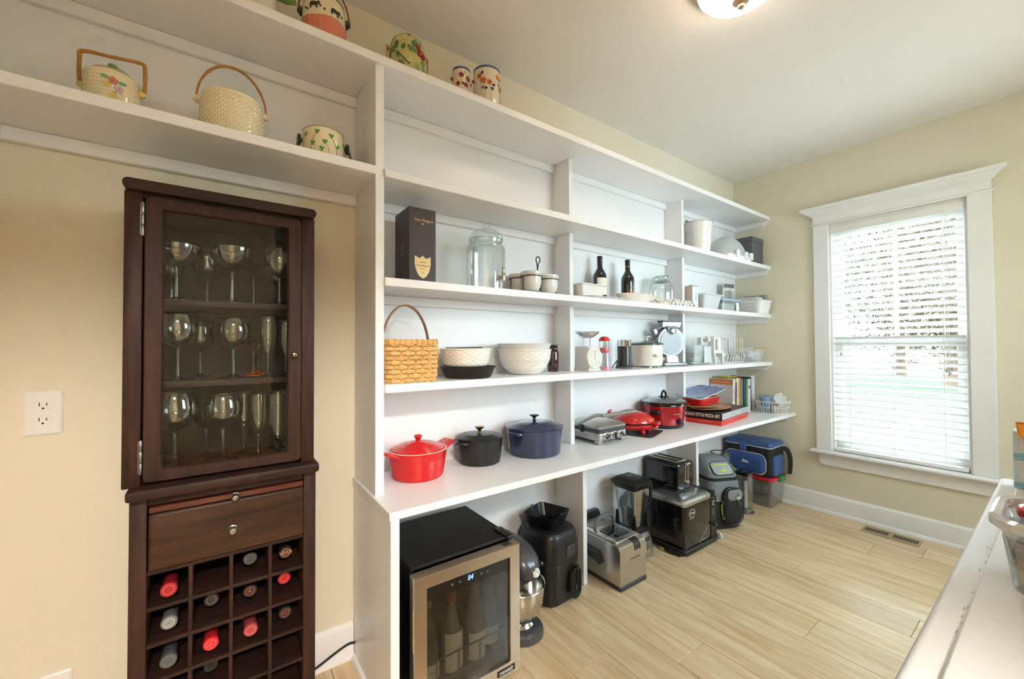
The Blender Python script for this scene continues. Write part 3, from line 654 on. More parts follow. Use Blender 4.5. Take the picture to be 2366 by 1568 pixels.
# --- cow jar on the top shelf
t = thing('biscuit_jar', 'ceramic jar with black and white cows above a ribbed coral band', 'jar', (.150, .276, S1), -10)
pf = [(.060, 0), (.066, .01), (.0665, .09), (.066, .12), (.063, .155), (.06, .16)]; rf = prof_r(pf)
vessel(pf, .005, 48).build('body', CREAM, t)
m = MB(); n = 96
m.loft([[((.0672+.0010*(i % 4 < 2))*cos(2*pi*i/n), (.0672+.0010*(i % 4 < 2))*sin(2*pi*i/n), z+(.003*sin(6*pi*i/n) if z > .05 else 0)) for i in range(n)] for z in (.002, .088)], False, False)
m.build('coral_band', glz('#e2826a'), t)
BLK = glz('#2a2624')
for (a, z) in ((FA-.35, .118), (FA+.62, .112), (FA+1.7, .116), (FA-1.5, .116)):
    c = MB()
    wrap(c, [(-.012, .004), (-.014, -.002), (-.012, -.012), (-.008, -.012), (-.008, -.004), (.006, -.005), (.007, -.013), (.011, -.013), (.012, .0), (.018, -.002), (.019, .006), (.014, .011), (.010, .007), (-.004, .009), (-.010, .008)], rf, a, z, .0018); c.build('cow_print', BLK, t)
for (a, z) in ((FA+.0, .110), (FA+.18, .102), (FA-.75, .108), (FA+1.05, .108), (FA-.62, .102)):
    c = MB(); wrap(c, petal(-.004, 0, .008, .006, 1.3), rf, a, z, .0018); c.build('cow_print', BLK, t)
MB().lathe([(.0605, .158), (.0625, .161), (.058, .163), (.0555, .160)], 40).build('rim_line', glz('#3a342e'), t)
hp = [(0, -.077*cos(a), .125+.12*sin(a)) for a in [pi*k/20 for k in range(21)]]
bail(t, .064, .125, hp, .003, lug=BLK, mat=M('cane_handle', '#8a5c30', .5, var=.3, scale=100), lugr=.013)
# --- leafy cherry jar
t = thing('leaf_jar', 'green and yellow leaf-moulded ceramic jar with red cherries on the top shelf', 'jar', (.150, .563, S1), -6)
pf = [(.055, 0), (.066, .01), (.0685, .06), (.067, .12), (.058, .158), (.04, .176), (.02, .181), (.001, .182)]
rf = prof_r(pf); MB().lathe(pf, 40).build('body', glz('#c9c27a'), t)
rnd = random.Random(3)
for k in range(30):
    a = FA+rnd.uniform(-1.7, 1.7); z = rnd.uniform(.02, .15); leaves(t, rf, [(a, z, rnd.uniform(.022, .034), rnd.uniform(.012, .018), rnd.uniform(.3, 2.8), rnd.choice(['#6f8f4e', '#8fa860', '#557a45', '#b9c07c', '#d8cf8e']))])
MB().tube([((rf(z)+.002)*cos(FA+a), (rf(z)+.002)*sin(FA+a), z) for a, z in ((-.6, .085), (-.4, .07), (-.2, .055), (0, .045))], .0018, 6).build('twig', glz('#4a3420'), t)
for (a, z) in ((.45, .115), (.62, .098), (.75, .09), (.52, .095)):
    MB().ell(((rf(z)+.004)*cos(FA+a), (rf(z)+.004)*sin(FA+a), z), .009, .009, .0105, 14, 9).build('cherry', glz('#a32b2b'), t)
for s in (-1, 1):
    m = MB().lathe([(.006, 0), (.007, .008), (.004, .011)], 12); m.xf(Matrix.Translation((0, s*.066, .122)) @ Matrix.Rotation(radians(-90*s), 4, 'X')); m.build('lug', RATT, t)
    MB().tube(bez([(.0, s*.074, .135), (.004, s*.077, .12), (.004, s*.074, .06), (.004, s*.072, .02)], 5), .0024, 6).build('handle', RATT, t)
# --- two floral pots
def floral(x, y, r, h, label, spots, lspots, rim):
    t = thing('floral_pot', label, 'pot', (x, y, S1), -6)
    pf = [(r*.78, 0), (r*.85, .006), (r*.97, h*.4), (r, h*.75), (r*.96, h)]; rf = prof_r(pf)
    vessel(pf, .004, 40).build('body', M('pale_glaze', '#ece0c8', .14, var=.04, coat=.5), t)
    MB().lathe([(r*.965, h-.008), (r*.985, h-.002), (r*.98, h+.002), (r*.90, h+.002), (r*.89, h-.004)], 40).build('rim_line', glz(rim), t)
    flowers(t, rf, spots); leaves(t, rf, lspots); 
    stems(t, rf, [[(a, z-.004), (a+.1, z-.03), (a+.12, .01)] for a, z, *_ in spots], '#3d3a40', .0006)
    for s in (-1, 1):
        m = MB().lathe([(.006, -.001), (.007, .006), (.003, .010)], 12); m.xf(Matrix.Translation((0, s*r, h*.72)) @ Matrix.Rotation(radians(-90*s), 4, 'X')); m.build('lug', glz('#9a5a34'), t)
    return t
floral(.150, .790, .036, .148, 'small ceramic pot with red flowers and blue rim on the top shelf', [(FA-.25, .115, .011, '#8e2a36', '#5e161f'), (FA+.6, .105, .012, '#9a3a44', '#6a1c26'), (FA+.3, .078, .011, '#b3323a', '#7a1a20'), (FA-.6, .08, .010, '#a83a2c', '#6a1c16')], [(FA+.15, .12, .014, .007, 1.3, '#8fb36a'), (FA+.35, .11, .013, .007, .8, '#a8c47c'), (FA-.2, .085, .014, .008, -.6, '#243a5e'), (FA+.05, .075, .014, .008, .2, '#243a5e')], '#4f5a86')
floral(.150, .912, .058, .188, 'larger ceramic pot with orange flowers and blue rim on the top shelf', [(FA-.55, .125, .014, '#c9662a', '#8a3c14'), (FA-.1, .118, .012, '#c96a2c', '#8a3c14'), (FA+.62, .150, .014, '#d8862e', '#9a5216'), (FA-.85, .145, .012, '#c9662a', '#8a3c14'), (FA+.95, .11, .012, '#c97a4a', '#8a3c14')], [(FA-.72, .152, .015, .010, 1.0, '#26344a'), (FA+.10, .108, .014, .010, .3, '#22323e'), (FA+.0, .098, .014, .010, -.6, '#22323e'), (FA-.25, .095, .014, .010, 3.4, '#26344a'), (FA+.85, .148, .014, .010, .2, '#2c4250'), (FA+.6, .125, .012, .009, -.8, '#5a6c94'), (FA-.5, .1, .013, .009, 3.6, '#5a5c60')], '#5a6488')
# --- leafy pitcher cut by the top of the picture
t = thing('leafy_pitcher', 'white ceramic pitcher with green leaves at the top edge of the picture', 'pitcher', (.150, .095, S1), 20)
pf = [(.032, 0), (.040, .01), (.047, .06), (.044, .12), (.034, .16), (.038, .19)]
vessel(pf, .004, 36).build('body', M('white_glaze_speckled', '#ece8dc', .15, var=.06, coat=.5, bump=.3, bscale=200), t)
m = MB().tube(bez([(0, -.045, .15), (0, -.075, .15), (0, -.08, .09), (0, -.045, .05)], 6), .006, 8); m.build('handle', M('white_glaze_speckled', '#ece8dc'), t)
for k, (x, y, z, a) in enumerate(((.012, .038, .116, .2), (.024, .036, .122, .9), (.03, .044, .110, -.3), (.02, .050, .126, .5))):
    L = []
    for u in range(7):
        w = .017*sin(pi*(u+.4)/7.4); c_ = Vector((x+cos(a)*.012*u*.4, y+.0055*u, z+.006*sin(u*.7)))
        L.append([c_+Vector((w*cos(q), 0, w*.25*sin(q)+.003*abs(cos(q)))) for q in [2*pi*i/8 for i in range(8)]])
    MB().loft(L).build('leaf', glz('#6f9a4c'), t)

# ================================================================ common materials
STEEL = M('brushed_steel', '#b9b7b2', .28, 1., var=.08, scale=60, stretch=(1, 1, 12))
CHROME = M('chrome', '#d8d8d8', .08, 1.)
BLKP = M('black_plastic', '#141414', .35, var=.1)
BLKG = M('black_gloss', '#0b0b0c', .08, coat=.5)
GREYP = M('grey_plastic', '#55585a', .45)
WCER = M('white_ceramic', '#efece6', .12, var=.02, coat=.5)
WPL = M('white_plastic', '#eeeeec', .35, var=.01)
WIREW = M('white_wire', '#f0efec', .4)
WIREK = M('black_wire', '#2a2624', .45, .4)
CLEARG = GLASS('clear_glass', '#fcfefd', .11)
CLEARP = GLASS('clear_plastic', '#f9fbfb', .10, .12, .08, '#eef0f2')
def frust(hx0, hy0, hx1, hy1, z0, z1, rc=.01, th=.002, n=4, c=(0, 0)):
    """open tapered tray"""
    def lp(hx, hy, z, r): return [(c[0]+p, c[1]+q, z) for p, q in rr(hx, hy, r, n)]
    return MB().loft([lp(hx0, hy0, z0, rc), lp(hx1, hy1, z1, rc), lp(hx1-th, hy1-th, z1, rc), lp(hx0-th, hy0-th, z0+th, rc)])
def ringed(r, z, h, th, n=40): return [(r, z), (r, z+h), (r-th, z+h), (r-th, z)]
FXN = (pi/2, 0, -pi/2)

# ---------------------------------------------------------------- bay 1, third shelf
t = thing('gift_box', 'tall black and brown champagne gift box with gold shield label', 'box', (.129, .601, S3), 0)
MB().rbox(-.0705, .0705, -.052, .052, 0, .276, .001, .001, 1, 1).build('carton', M('black_brown_card', '#40322f', .45, var=.2, scale=4), t)
GOLD = M('gold_print', '#c9a765', .35, .6)
text('Dom Pérignon', .0128, GOLD, t, (.0708, .004, .232), FX, shear=.25, bold=.0002)
MB().prism([(-.003, .2215), (.003, .2215), (.003, .217), (0, .2135), (-.003, .217)], .0705, .0711, 'x').build('shield_print', GOLD, t)
sh_ = [(-.031, .1), (-.022, .096), (-.014, .092), (-.006, .096), (0, .103), (.006, .096), (.014, .092), (.022, .096), (.031, .1), (.031, .07), (.025, .045), (.014, .027), (0, .018), (-.014, .027), (-.025, .045), (-.031, .07)]
s = MB().prism(sh_, .0705, .0713, 'x').build('shield_label', M('gold_label', '#d3b67e', .4, .4), t)
text('Dom Pérignon', .0085, M('label_ink', '#7a5a2c', .5), s, (.0715, 0, .066), FX, shear=.2)
for z, w in ((.078, 'CHAMPAGNE'), (.054, 'VINTAGE')): text(w, .0042, M('label_ink', '#7a5a2c', .5), s, (.0715, 0, z), FX)
text('*', .012, M('label_ink', '#7a5a2c', .5), s, (.0715, 0, .038), FX)
text('Dom Pérignon', .009, GOLD, t, (.005, -.0523, .13), (pi/2, -pi/2, 0), shear=.2)

t = thing('beverage_dispenser', 'clear glass beverage dispenser with lid and metal spigot', 'drink dispenser', (.13, .918, S3))
MB().lathe([(.001, 0), (.078, 0), (.083, .006), (.083, .18), (.080, .192), (.070, .200), (.068, .205), (.0715, .212), (.0715, .222), (.0685, .222), (.0660, .206), (.077, .19), (.079, .178), (.079, .012), (.001, .010)], 48).build('glass_body', CLEARG, t)
l = MB().lathe([(.064, .214), (.0725, .224), (.0735, .230), (.068, .236), (.064, .246), (.05, .258), (.02, .264), (.001, .265)], 48).build('lid', CLEARG, t)
MB().lathe([(.008, .263), (.008, .269), (.016, .274), (.018, .282), (.013, .288), (.001, .290)], 24).build('lid_knob', CLEARG, l)
MB().lathe([(.072, .2155), (.0738, .2185), (.072, .2215)], 40, cap=False).build('seal', GLASS('green_edge_glass', '#e6f4ec', .3), l)
sp_ = MB().lathe([(.013, 0), (.013, .004), (.008, .006), (.008, .03)], 16); sp_.xf(Matrix.Translation((.079, .012, .052)) @ Matrix.Rotation(radians(8), 4, 'Z') @ Matrix.Rotation(radians(90), 4, 'Y'))
a = radians(8); ox, oy = .079+.028*cos(a), .012+.028*sin(a)
sp_.lathe([(.006, -.014), (.0075, .0), (.0075, .022), (.005, .026), (.006, .034), (.004, .04), (.001, .041)], 14, (ox, oy, .05)); sp_.build('spigot', CHROME, t)

t = thing('condiment_caddy', 'black wire caddy holding three white ceramic pots', 'caddy', (.135, 1.215, S3))
pots = [(.012, -.064, .0455), (-.018, .064, .046), (-.075, -.072, .042)]
for (x, y, r) in pots:
    p = MB().lathe([(.001, .022), (r*.62, .022), (r*.85, .033), (r*.97, .055), (r, .092), (r-.004, .092), (r*.9, .055), (.001, .03)], 32, (x, y, 0)).build('pot', WCER, t)
    MB().lathe([(r+.001, .092), (r+.004, .096), (r+.004, .104), (r, .108), (.001, .109)], 32, (x, y, 0)).build('lid', WCER, p)
w = MB()
for (x, y, r) in pots:
    w.tube([(x+(r+.002)*cos(k*pi/12), y+(r+.002)*sin(k*pi/12), .086) for k in range(24)], .0022, 6, True)
    w.tube(bez([(x, y-r-.003, .084), (x, y-r-.002, .03), (x, y-r+.012, .013), (x, y+r-.012, .013), (x, y+r+.002, .03), (x, y+r+.003, .084)], 5), .0022, 6)
    w.tube([(x+.01, y, .013), (x+.026, y+.012, .0)], .0022, 6); w.tube([(x-.01, y, .013), (x-.022, y-.012, .0)], .0022, 6)
w.tube(bez([(-.02, -.002, .013), (-.02, -.002, .10), (-.02, .002, .15), (-.02, .014, .178), (-.02, .004, .192), (-.02, -.010, .18), (-.02, -.004, .15), (-.02, 0, .10)], 6), .0026, 6)
w.build('wire_frame', WIREK, t)

# ---------------------------------------------------------------- bay 1, fourth shelf
t = thing('woven_basket', 'honey coloured woven splint basket with tall arched handle', 'basket', (.148, .556, S4), -4)
SPL = [WOOD('splint_light', '#c08a45', '#e2b670', .55, axis=1, scale=9, rnd=.12), WOOD('splint_dark', '#a8743a', '#cf9c58', .55, axis=2, scale=9, rnd=.12)]
hx, hy, hh = .088, .094, .142; nrow, per = 9, None
def bpt(s, z, o):   # rounded-square girth, s in 0..1
    f = 1+.04*sin(pi*z/hh)-.03*(1-z/hh); P = BR; k = (s % 1)*len(P); i = int(k) % len(P); p, q = P[i], P[(i+1) % len(P)]; u = k-int(k)
    x, y = p[0]+(q[0]-p[0])*u, p[1]+(q[1]-p[1])*u; n_ = sqrt(x*x+y*y)
    return (x*f+o*x/n_, y*f+o*y/n_, z)
def resamp(P, n):
    d = [0]; Q = P+[P[0]]
    for a_, b_ in zip(Q, Q[1:]): d.append(d[-1]+sqrt((b_[0]-a_[0])**2+(b_[1]-a_[1])**2))
    out = []
    for i in range(n):
        s_ = d[-1]*i/n; k = max(j for j in range(len(Q)-1) if d[j] <= s_); u = (s_-d[k])/max(1e-9, d[k+1]-d[k]); out.append((Q[k][0]+(Q[k+1][0]-Q[k][0])*u, Q[k][1]+(Q[k+1][1]-Q[k][1])*u))
    return out
BR = resamp(rr(hx, hy, .026, 6), 168); NS = 28
MB().loft([[bpt(i/168, z, -.0045) for i in range(168)] for z in (.002, .07, hh-.002)], True, False).build('lining', SPL[1], t)
for k in range(NS):       # uprights, over and under
    m = MB(); L = []
    for j in range(nrow*4+1):
        z = hh*j/(nrow*4); o = .0026*sin(pi*(z/hh*nrow)+(pi if k % 2 else 0)); L.append([bpt((k+.5)/NS+d/168*.9, z, o+e) for d, e in ((-2.1, 0), (2.1, 0), (2.1, .0012), (-2.1, .0012))])
    m.loft(L); m.build('upright_splint', SPL[1], t)
for j in range(nrow):
    m = MB(); L = []; z0, z1 = hh*(j+.10)/nrow, hh*(j+.90)/nrow; n_ = NS*6
    for i in range(n_):
        s_ = i/n_; o = -.0030*sin(pi*(s_*NS+j)+0)*(1); o = .0030*cos(pi*((s_*NS-.5)+j)); L.append([bpt(s_, z0, o), bpt(s_, z1, o), bpt(s_, z1, o+.0014), bpt(s_, z0, o+.0014)])
    L.append(L[0]); m.loft(L, False, False); m.build('weaver_splint', SPL[0], t)
m = MB(); L = []
for i in range(168):
    L.append([bpt(i/168, hh-.008, .0038), bpt(i/168, hh+.008, .0038), bpt(i/168, hh+.008, -.006), bpt(i/168, hh-.008, -.006)])
L.append(L[0]); m.loft(L, False, False); rim = m.build('rim', SPL[0], t)
for k in range(36):
    m = MB(); m.tube([bpt(k/36+d, z, o) for d, z, o in ((0, hh-.010, .0045), (.002, hh+.009, .0050), (.004, hh+.009, -.0068), (.004, hh-.008, -.0068))], .0013, 5); m.build('lashing', SPL[1], rim)
hd = [(0, -.088*cos(a), .10+(.175)*sin(a)) for a in [pi*i/32 for i in range(33)]]
MB().loft([[(dx, p[1]*(1+e), p[2]*(1+e*.6)) for dx, e in ((-.010, 0), (.010, 0), (.010, .035), (-.010, .035))] for p in hd]).build('handle', WOOD('bent_handle', '#7a4a24', '#a8703a', .45, axis=1, scale=8), t)

t = thing('cast_iron_skillet', 'black cast iron skillet under the white textured dish', 'pan', (.150, .818, S4), 0)
IRON = M('cast_iron', '#2b2624', .55, .3, var=.2, scale=60, bump=.3, bscale=300)
MB().lathe([(.001, 0), (.086, 0), (.092, .004), (.108, .040), (.112, .044), (.110, .046), (.105, .042), (.089, .007), (.001, .006)], 48).build('pan_body', IRON, t)
m = MB().rbox(-.014, .014, .100, .128, .036, .044, .006, .003, 3, 2); m.build('pour_spout', IRON, t)
MB().rbox(-.142, -.100, -.018, .018, .036, .044, .010, .003, 3, 2).build('handle', IRON, t)
def wicker(prof, n=120, rows=10, amp=.0016, z0=.01, z1=.06):
    rf = prof_r(prof); L = []
    for j in range(rows*3+1):
        z = z0+(z1-z0)*j/(rows*3); L.append([((rf(z)+amp*(1+sin(2*pi*i/n*n/6+pi*(j//3 % 2)))*(.2+.8*sin(pi*(j % 3+.5)/3)))*cos(2*pi*i/n), (rf(z)+amp*(1+sin(2*pi*i/n*n/6+pi*(j//3 % 2)))*(.2+.8*sin(pi*(j % 3+.5)/3)))*sin(2*pi*i/n), z) for i in range(n)])
    return L
def weave_bowl(prof, th, rows, z0, z1, rimr):
    n = 120; m = MB(); L = [[(r*cos(2*pi*i/n), r*sin(2*pi*i/n), z) for i in range(n)] for r, z in prof if z < z0]
    L += wicker(prof, n, rows, .0013, z0, z1)
    top = prof[-1]; L += [[(r*cos(2*pi*i/n), r*sin(2*pi*i/n), z) for i in range(n)] for r, z in ((top[0]+.002, z1+.001), (top[0]+.003, top[1]-.002), (top[0], top[1]), (top[0]-th, top[1]-.001))]
    L += [[((max(r-th, .001))*cos(2*pi*i/n), (max(r-th, .001))*sin(2*pi*i/n), z+th) for i in range(n)] for r, z in prof[::-1][1:]]
    return m.loft(L)
t = thing('textured_dish', 'round white wicker-textured ceramic dish standing in the skillet', 'dish', (.142, .812, S4+.0475))
weave_bowl([(.086, 0), (.090, .004), (.096, .03), (.103, .07)], .005, 7, .008, .062, 0).build('body', WCER, t)
t = thing('cake_tin', 'shiny round metal tin nested in the white textured dish', 'tin', (.140, .805, S4+.062))
vessel([(.066, 0), (.068, .002), (.076, .060), (.0785, .061)], .0012, 44).build('body', CHROME, t)
t = thing('mixing_bowl', 'large white wicker-textured bowl at the front of the nested pair', 'bowl', (.135, 1.119, S4))
weave_bowl([(.060, 0), (.070, .003), (.095, .028), (.113, .065), (.119, .112)], .004, 11, .012, .104, 0).build('body', WCER, t)
t = thing('mixing_bowl', 'plain pale white bowl nested inside the wicker-textured bowl', 'bowl', (.135, 1.119, S4+.006))
vessel([(.052, 0), (.062, .003), (.088, .028), (.106, .065), (.1125, .108), (.118, .122), (.1235, .131)], .004, 56).build('body', M('pale_grey_ceramic', '#e2e4e2', .12, coat=.5), t)
t = thing('preserve_jar', 'dark red glass jar with black lid beside the white bowls', 'jar', (.075, 1.342, S4))
b = MB().lathe([(.001, 0), (.026, 0), (.028, .004), (.0265, .008), (.028, .012), (.0265, .016), (.028, .020), (.029, .09), (.025, .104), (.0215, .112), (.0215, .118), (.001, .118)], 32).build('glass_body', M('dark_red_jar', '#3a1418', .06, var=.4, scale=30, coat=.8), t)
MB().lathe([(.0225, .116), (.0232, .118), (.0232, .130), (.021, .132), (.001, .132)], 32).build('lid', BLKG, t)

# ---------------------------------------------------------------- counter bay 1: three pots
def lever(s, r, w, d, z, th, mat, t, name='side_handle', holes=False):
    """loop handle on side s (+y / -y)"""
    P = bez([(-w, s*(r-.006), z), (-w*.9, s*(r+d*.7), z+.002), (-w*.4, s*(r+d), z+.003), (w*.4, s*(r+d), z+.003), (w*.9, s*(r+d*.7), z+.002), (w, s*(r-.006), z)], 5)
    return MB().tube(P, th, 8, flat=.8).build(name, mat, t)
t = thing('red_casserole', 'red ribbed ceramic casserole with knobbed lid on the counter', 'casserole', (.128, .612, Zc), 10)
RED = M('red_glaze', '#cf1c1e', .22, var=.08, scale=8, coat=.15)
m = MB(); pf = [(.001, 0), (.086, 0), (.091, .004)]
for k in range(13): pf += [(.0925+k*.0007, .008+k*.0052), (.0938+k*.0007, .0102+k*.0052)]
pf += [(.1025, .076), (.1035, .080), (.1045, .098), (.1065, .1005), (.1045, .103), (.1, .101), (.097, .08), (.088, .008), (.001, .006)]
m.lathe(pf, 64, sy=1.03).build('body', RED, t)
MB().lathe([(.1040, .1012), (.1062, .1020), (.1045, .1038), (.1000, .1032)], 64, cap=False, sy=1.03).build('bare_rim', M('bare_clay', '#e6c9ae', .5), t)
pl = [(.0985, .103)]
for k in range(12): pl += [(.096-k*.0068, .1055+.0215*(1-((96-k*6.8)/96)**2)), (.094-k*.0068, .1070+.0215*(1-((94-k*6.8)/96)**2))]
pl += [(.012, .1285), (.001, .129)]
l = MB().lathe(pl, 64, sy=1.03).build('lid', RED, t)
MB().lathe([(.010, .127), (.0085, .134), (.0115, .142), (.0155, .146), (.015, .151), (.008, .154), (.001, .1545)], 24).build('lid_knob', RED, l)
for s in (-1, 1):
    m = MB(); L = []
    for u, (y, w, z) in enumerate(((.098, .040, .090), (.114, .038, .096), (.130, .036, .104), (.144, .032, .1095), (.149, .022, .110))):
        L.append([(p, s*y, z+q) for p, q in rr(w, .006 if u < 4 else .004, .004, 3)])
    m.loft(L); m.build('side_handle', RED, t)

t = thing('dutch_oven', 'black enamel dutch oven with brass knob between the red and blue pots', 'dutch oven', (.108, .896, Zc), 18)
BK_ = M('matte_black_enamel', '#201f20', .32, .1, var=.12, scale=120)
MB().lathe([(.001, 0), (.080, 0), (.086, .004), (.090, .02), (.0975, .098), (.0985, .102), (.094, .101), (.086, .02), (.001, .006)], 56).build('body', BK_, t)
l = MB().lathe([(.0975, .1025), (.1, .1035), (.1, .1075), (.096, .110), (.070, .1155), (.067, .1175), (.064, .116), (.060, .1165), (.058, .1185), (.02, .1225), (.001, .123)], 56).build('lid', BK_, t)
MB().lathe([(.007, .121), (.006, .130), (.009, .136), (.0195, .1435), (.0205, .146), (.017, .1475), (.001, .148)], 28).build('lid_knob', M('brass_knob', '#a8834c', .25, 1.), l)
for s in (-1, 1): lever(s, .0975, .026, .024, .094, .0052, BK_, t)
t = thing('dutch_oven', 'large blue enamel dutch oven with black knob', 'dutch oven', (.130, 1.176, Zc), 14)
BL_ = M('blue_enamel', '#333c58', .16, .1, var=.3, scale=160, coat=.5)
MB().lathe([(.001, 0), (.112, 0), (.118, .005), (.121, .02), (.1295, .112), (.1315, .117), (.127, .116), (.117, .02), (.001, .007)], 64).build('body', BL_, t)
l = MB().lathe([(.1300, .1175), (.1335, .1185), (.1335, .123), (.129, .1255), (.092, .1345), (.089, .1365), (.086, .135), (.083, .1355), (.08, .1375), (.03, .1425), (.001, .143)], 64).build('lid', BL_, t)
MB().lathe([(.012, .142), (.007, .146), (.006, .156), (.010, .162), (.0215, .1675), (.022, .170), (.018, .1715), (.001, .172)], 28).build('lid_knob', BLKP, l)
for s in (-1, 1): lever(s, .129, .034, .025, .105, .0068, BL_, t)

# ---------------------------------------------------------------- bay 2, third shelf
t = thing('baking_dish', 'white rectangular ceramic baking dish on a flat platter', 'dish', (.11, 1.535, S3+.018), -3)
frust(.058, .070, .067, .084, 0, .060, .014, .005).build('body', WCER, t)
MB().loft([[(p, q, .060+z) for p, q in rr(.067+w, .084+w, .016, 4)] for w, z in ((0, -.004), (.006, .0), (.006, .004), (-.002, .004), (-.006, -.002))], False, False).build('rim', WCER, t)
t = thing('serving_platter', 'flat white ceramic platter beneath the baking dish', 'platter', (.125, 1.59, S3), 0)
frust(.085, .125, .110, .148, 0, .015, .03, .004, 5).build('body', WCER, t)
def winebottle(x, y, label, lab, foil, rz=0):
    t = thing('wine_bottle', label, 'wine bottle', (x, y, S3), rz, 'wine bottles standing on the third shelf')
    MB().lathe([(.001, 0), (.034, 0), (.036, .004), (.0365, .14), (.034, .160), (.022, .182), (.0145, .196), (.0135, .21), (.0135, .212)], 36).build('glass_body', BG, t)
    c = MB().lathe([(.0141, .208), (.0139, .250), (.0150, .251), (.0150, .258), (.0135, .260), (.001, .260)], 28).build('foil_capsule', M('black_foil', '#202124', .35, .3), t)
    if foil:
        for z in (.217, .222): MB().lathe([(.0143, z), (.0147, z+.001), (.0143, z+.002)], 28, cap=False).build('gold_band', GOLD, c)
    if lab == 'white':
        m = MB().loft([[(.0371*cos(a), .0371*sin(a), z) for a in [radians(-50+100*i/16) for i in range(17)]] for z in (.045, .138)], False, False, False); lo = m.build('paper_label', M('ivory_label', '#ece6da', .7), t)
        text('P', .016, GOLD, lo, (.0378, .012, .115), FX); text('RESERVE', .006, M('label_ink', '#7a5a2c', .5), lo, (.0378, .008, .09), FX)
    else:
        CO = M('copper_print', '#c8793e', .4, .3)
        text('Syrah', .016, CO, t, (.0372, .006, .075), FX, shear=.3); text('ESTATE', .007, CO, t, (.0372, .006, .102), FX)
winebottle(.075, 1.688, 'dark wine bottle with ivory label behind the baking dish', 'white', False, -22)
winebottle(.100, 1.893, 'dark wine bottle with gold banded neck and orange script', 'dark', True, -25)
t = thing('oval_dish', 'shallow white oval ceramic dish in front of the wine bottles', 'dish', (.185, 1.845, S3))
MB().loft([[(x*cos(2*pi*i/40), y*sin(2*pi*i/40), z) for i in range(40)] for x, y, z in ((.048, .10, 0), (.052, .106, .003), (.068, .132, .046), (.066, .130, .048), (.050, .103, .006), (.001, .001, .005))]).build('body', M('warm_white_ceramic', '#eadfd6', .2, coat=.4), t)
t = thing('glass_jar', 'squat clear glass jar with glass lid on the third shelf', 'jar', (.100, 2.215, S3))
MB().lathe([(.001, 0), (.062, 0), (.070, .006), (.076, .05), (.076, .11), (.066, .145), (.052, .160), (.050, .172), (.047, .172), (.049, .158), (.063, .142), (.073, .108), (.073, .052), (.066, .010), (.001, .008)], 44).build('glass_body', CLEARG, t)
MB().lathe([(.048, .168), (.054, .174), (.056, .180), (.054, .190), (.046, .196), (.001, .198)], 44).build('lid', GLASS('green_edge_glass', '#e6f4ec', .3), t)
MB().lathe([(.0502, .160), (.0525, .164), (.0502, .168)], 36, cap=False).build('wire_band', CHROME, t)
t = thing('rope_garland', 'knotted cream rope lying along the third shelf in front of the glass jar', 'rope', (.215, 2.08, S3))
ROPE = M('cream_cotton_rope', '#e6d9cb', .9, var=.15, scale=120, bump=.5, bscale=400)
for k in range(3):
    MB().tube([(.009*cos(u*.5+k*2.09)+.004, -.155+u*.0060, .013+.0085*sin(u*.5+k*2.09)+.032*max(0, sin(pi*min(u, 14)/14))) for u in range(36)], .0066, 8).build('strand', ROPE, t)
rnd = random.Random(5)
for i in range(13):
    for j in range(3):
        MB().ell((-.020+.020*j+rnd.uniform(-.003, .003), .04+i*.0195, .0125+.016*((i+j) % 2)), .0125, .0125, .0122, 10, 6).build('knot', M('white_cotton_knot', '#e9e6e1', .85, bump=.5, bscale=300), t)

# ---------------------------------------------------------------- bay 2, fourth shelf
t = thing('kitchen_scale', 'white kitchen scale with round dial and shiny metal bowl', 'kitchen scale', (.135, 1.522, S4), 0)
ENAM = M('cream_enamel', '#e6e2da', .25, coat=.3)
MB().rbox(-.062, .052, -.046, .046, .0, .012, .008, .004).build('foot', ENAM, t)
MB().prism([(-.055, .01), (.048, .01), (.040, .122), (-.050, .122)], -.036, .036, 'y').build('body', ENAM, t)
d = MB().lathe([(.001, 0), (.050, 0), (.053, .004), (.053, .012), (.050, .014), (.047, .0125)], 40).xf(Matrix.Translation((.043, -.004, .066)) @ Matrix.Rotation(radians(86), 4, 'Y')).build('dial_bezel', WPL, t)
fc = MB().lathe([(.001, 0), (.047, 0), (.047, .002), (.001, .0022)], 40).xf(Matrix.Translation((.054, -.004, .0668)) @ Matrix.Rotation(radians(86), 4, 'Y')).build('dial_face', M('dial_paper', '#ddd8cc', .5), d)
m = MB()
for k in range(20):
    a = 2*pi*k/20; m.box(-.0006, .0006, .037, .042, 0, .0005); n0 = len(m.v)-8; m.xf(Matrix.Rotation(a, 4, 'Z'), n0)
m.xf(Matrix.Translation((.0563, -.004, .0668)) @ Matrix.Rotation(radians(86), 4, 'Y')); m.build('dial_marks', M('dial_ink', '#7d7a74', .6), fc)
MB().box(-.0009, .0009, -.012, .036, 0, .0006).xf(Matrix.Translation((.0571, -.004, .0668)) @ Matrix.Rotation(radians(86), 4, 'Y') @ Matrix.Rotation(radians(90), 4, 'Z')).build('needle', M('red_needle', '#c4756c', .5), fc)
for y in (-.022, .022): MB().tube([(0, y, .12), (0, y, .166)], .0035, 8).build('post', WPL, t)
vessel([(.026, 0), (.030, .002), (.055, .022), (.0625, .032)], .0012, 40).xf(Matrix.Translation((0, 0, .165))).build('weighing_bowl', CHROME, t)
t = thing('candy_popper', 'clear waisted dispenser with red dome cap, red band and red base', 'dispenser', (.140, 1.645, S4))
REDP = M('red_plastic', '#d6252e', .25, coat=.3)
MB().lathe([(.001, 0), (.032, 0), (.0325, .010), (.0315, .012), (.001, .012)], 32).build('base', M('translucent_pink', '#e0838a', .3), t)
MB().lathe([(.0318, .012), (.030, .03), (.0248, .082), (.0248, .088)], 32, cap=False).build('lower_body', CLEARP, t)
MB().lathe([(.001, .088), (.0235, .088), (.0245, .092), (.0225, .115), (.001, .116)], 32).build('red_band', REDP, t)
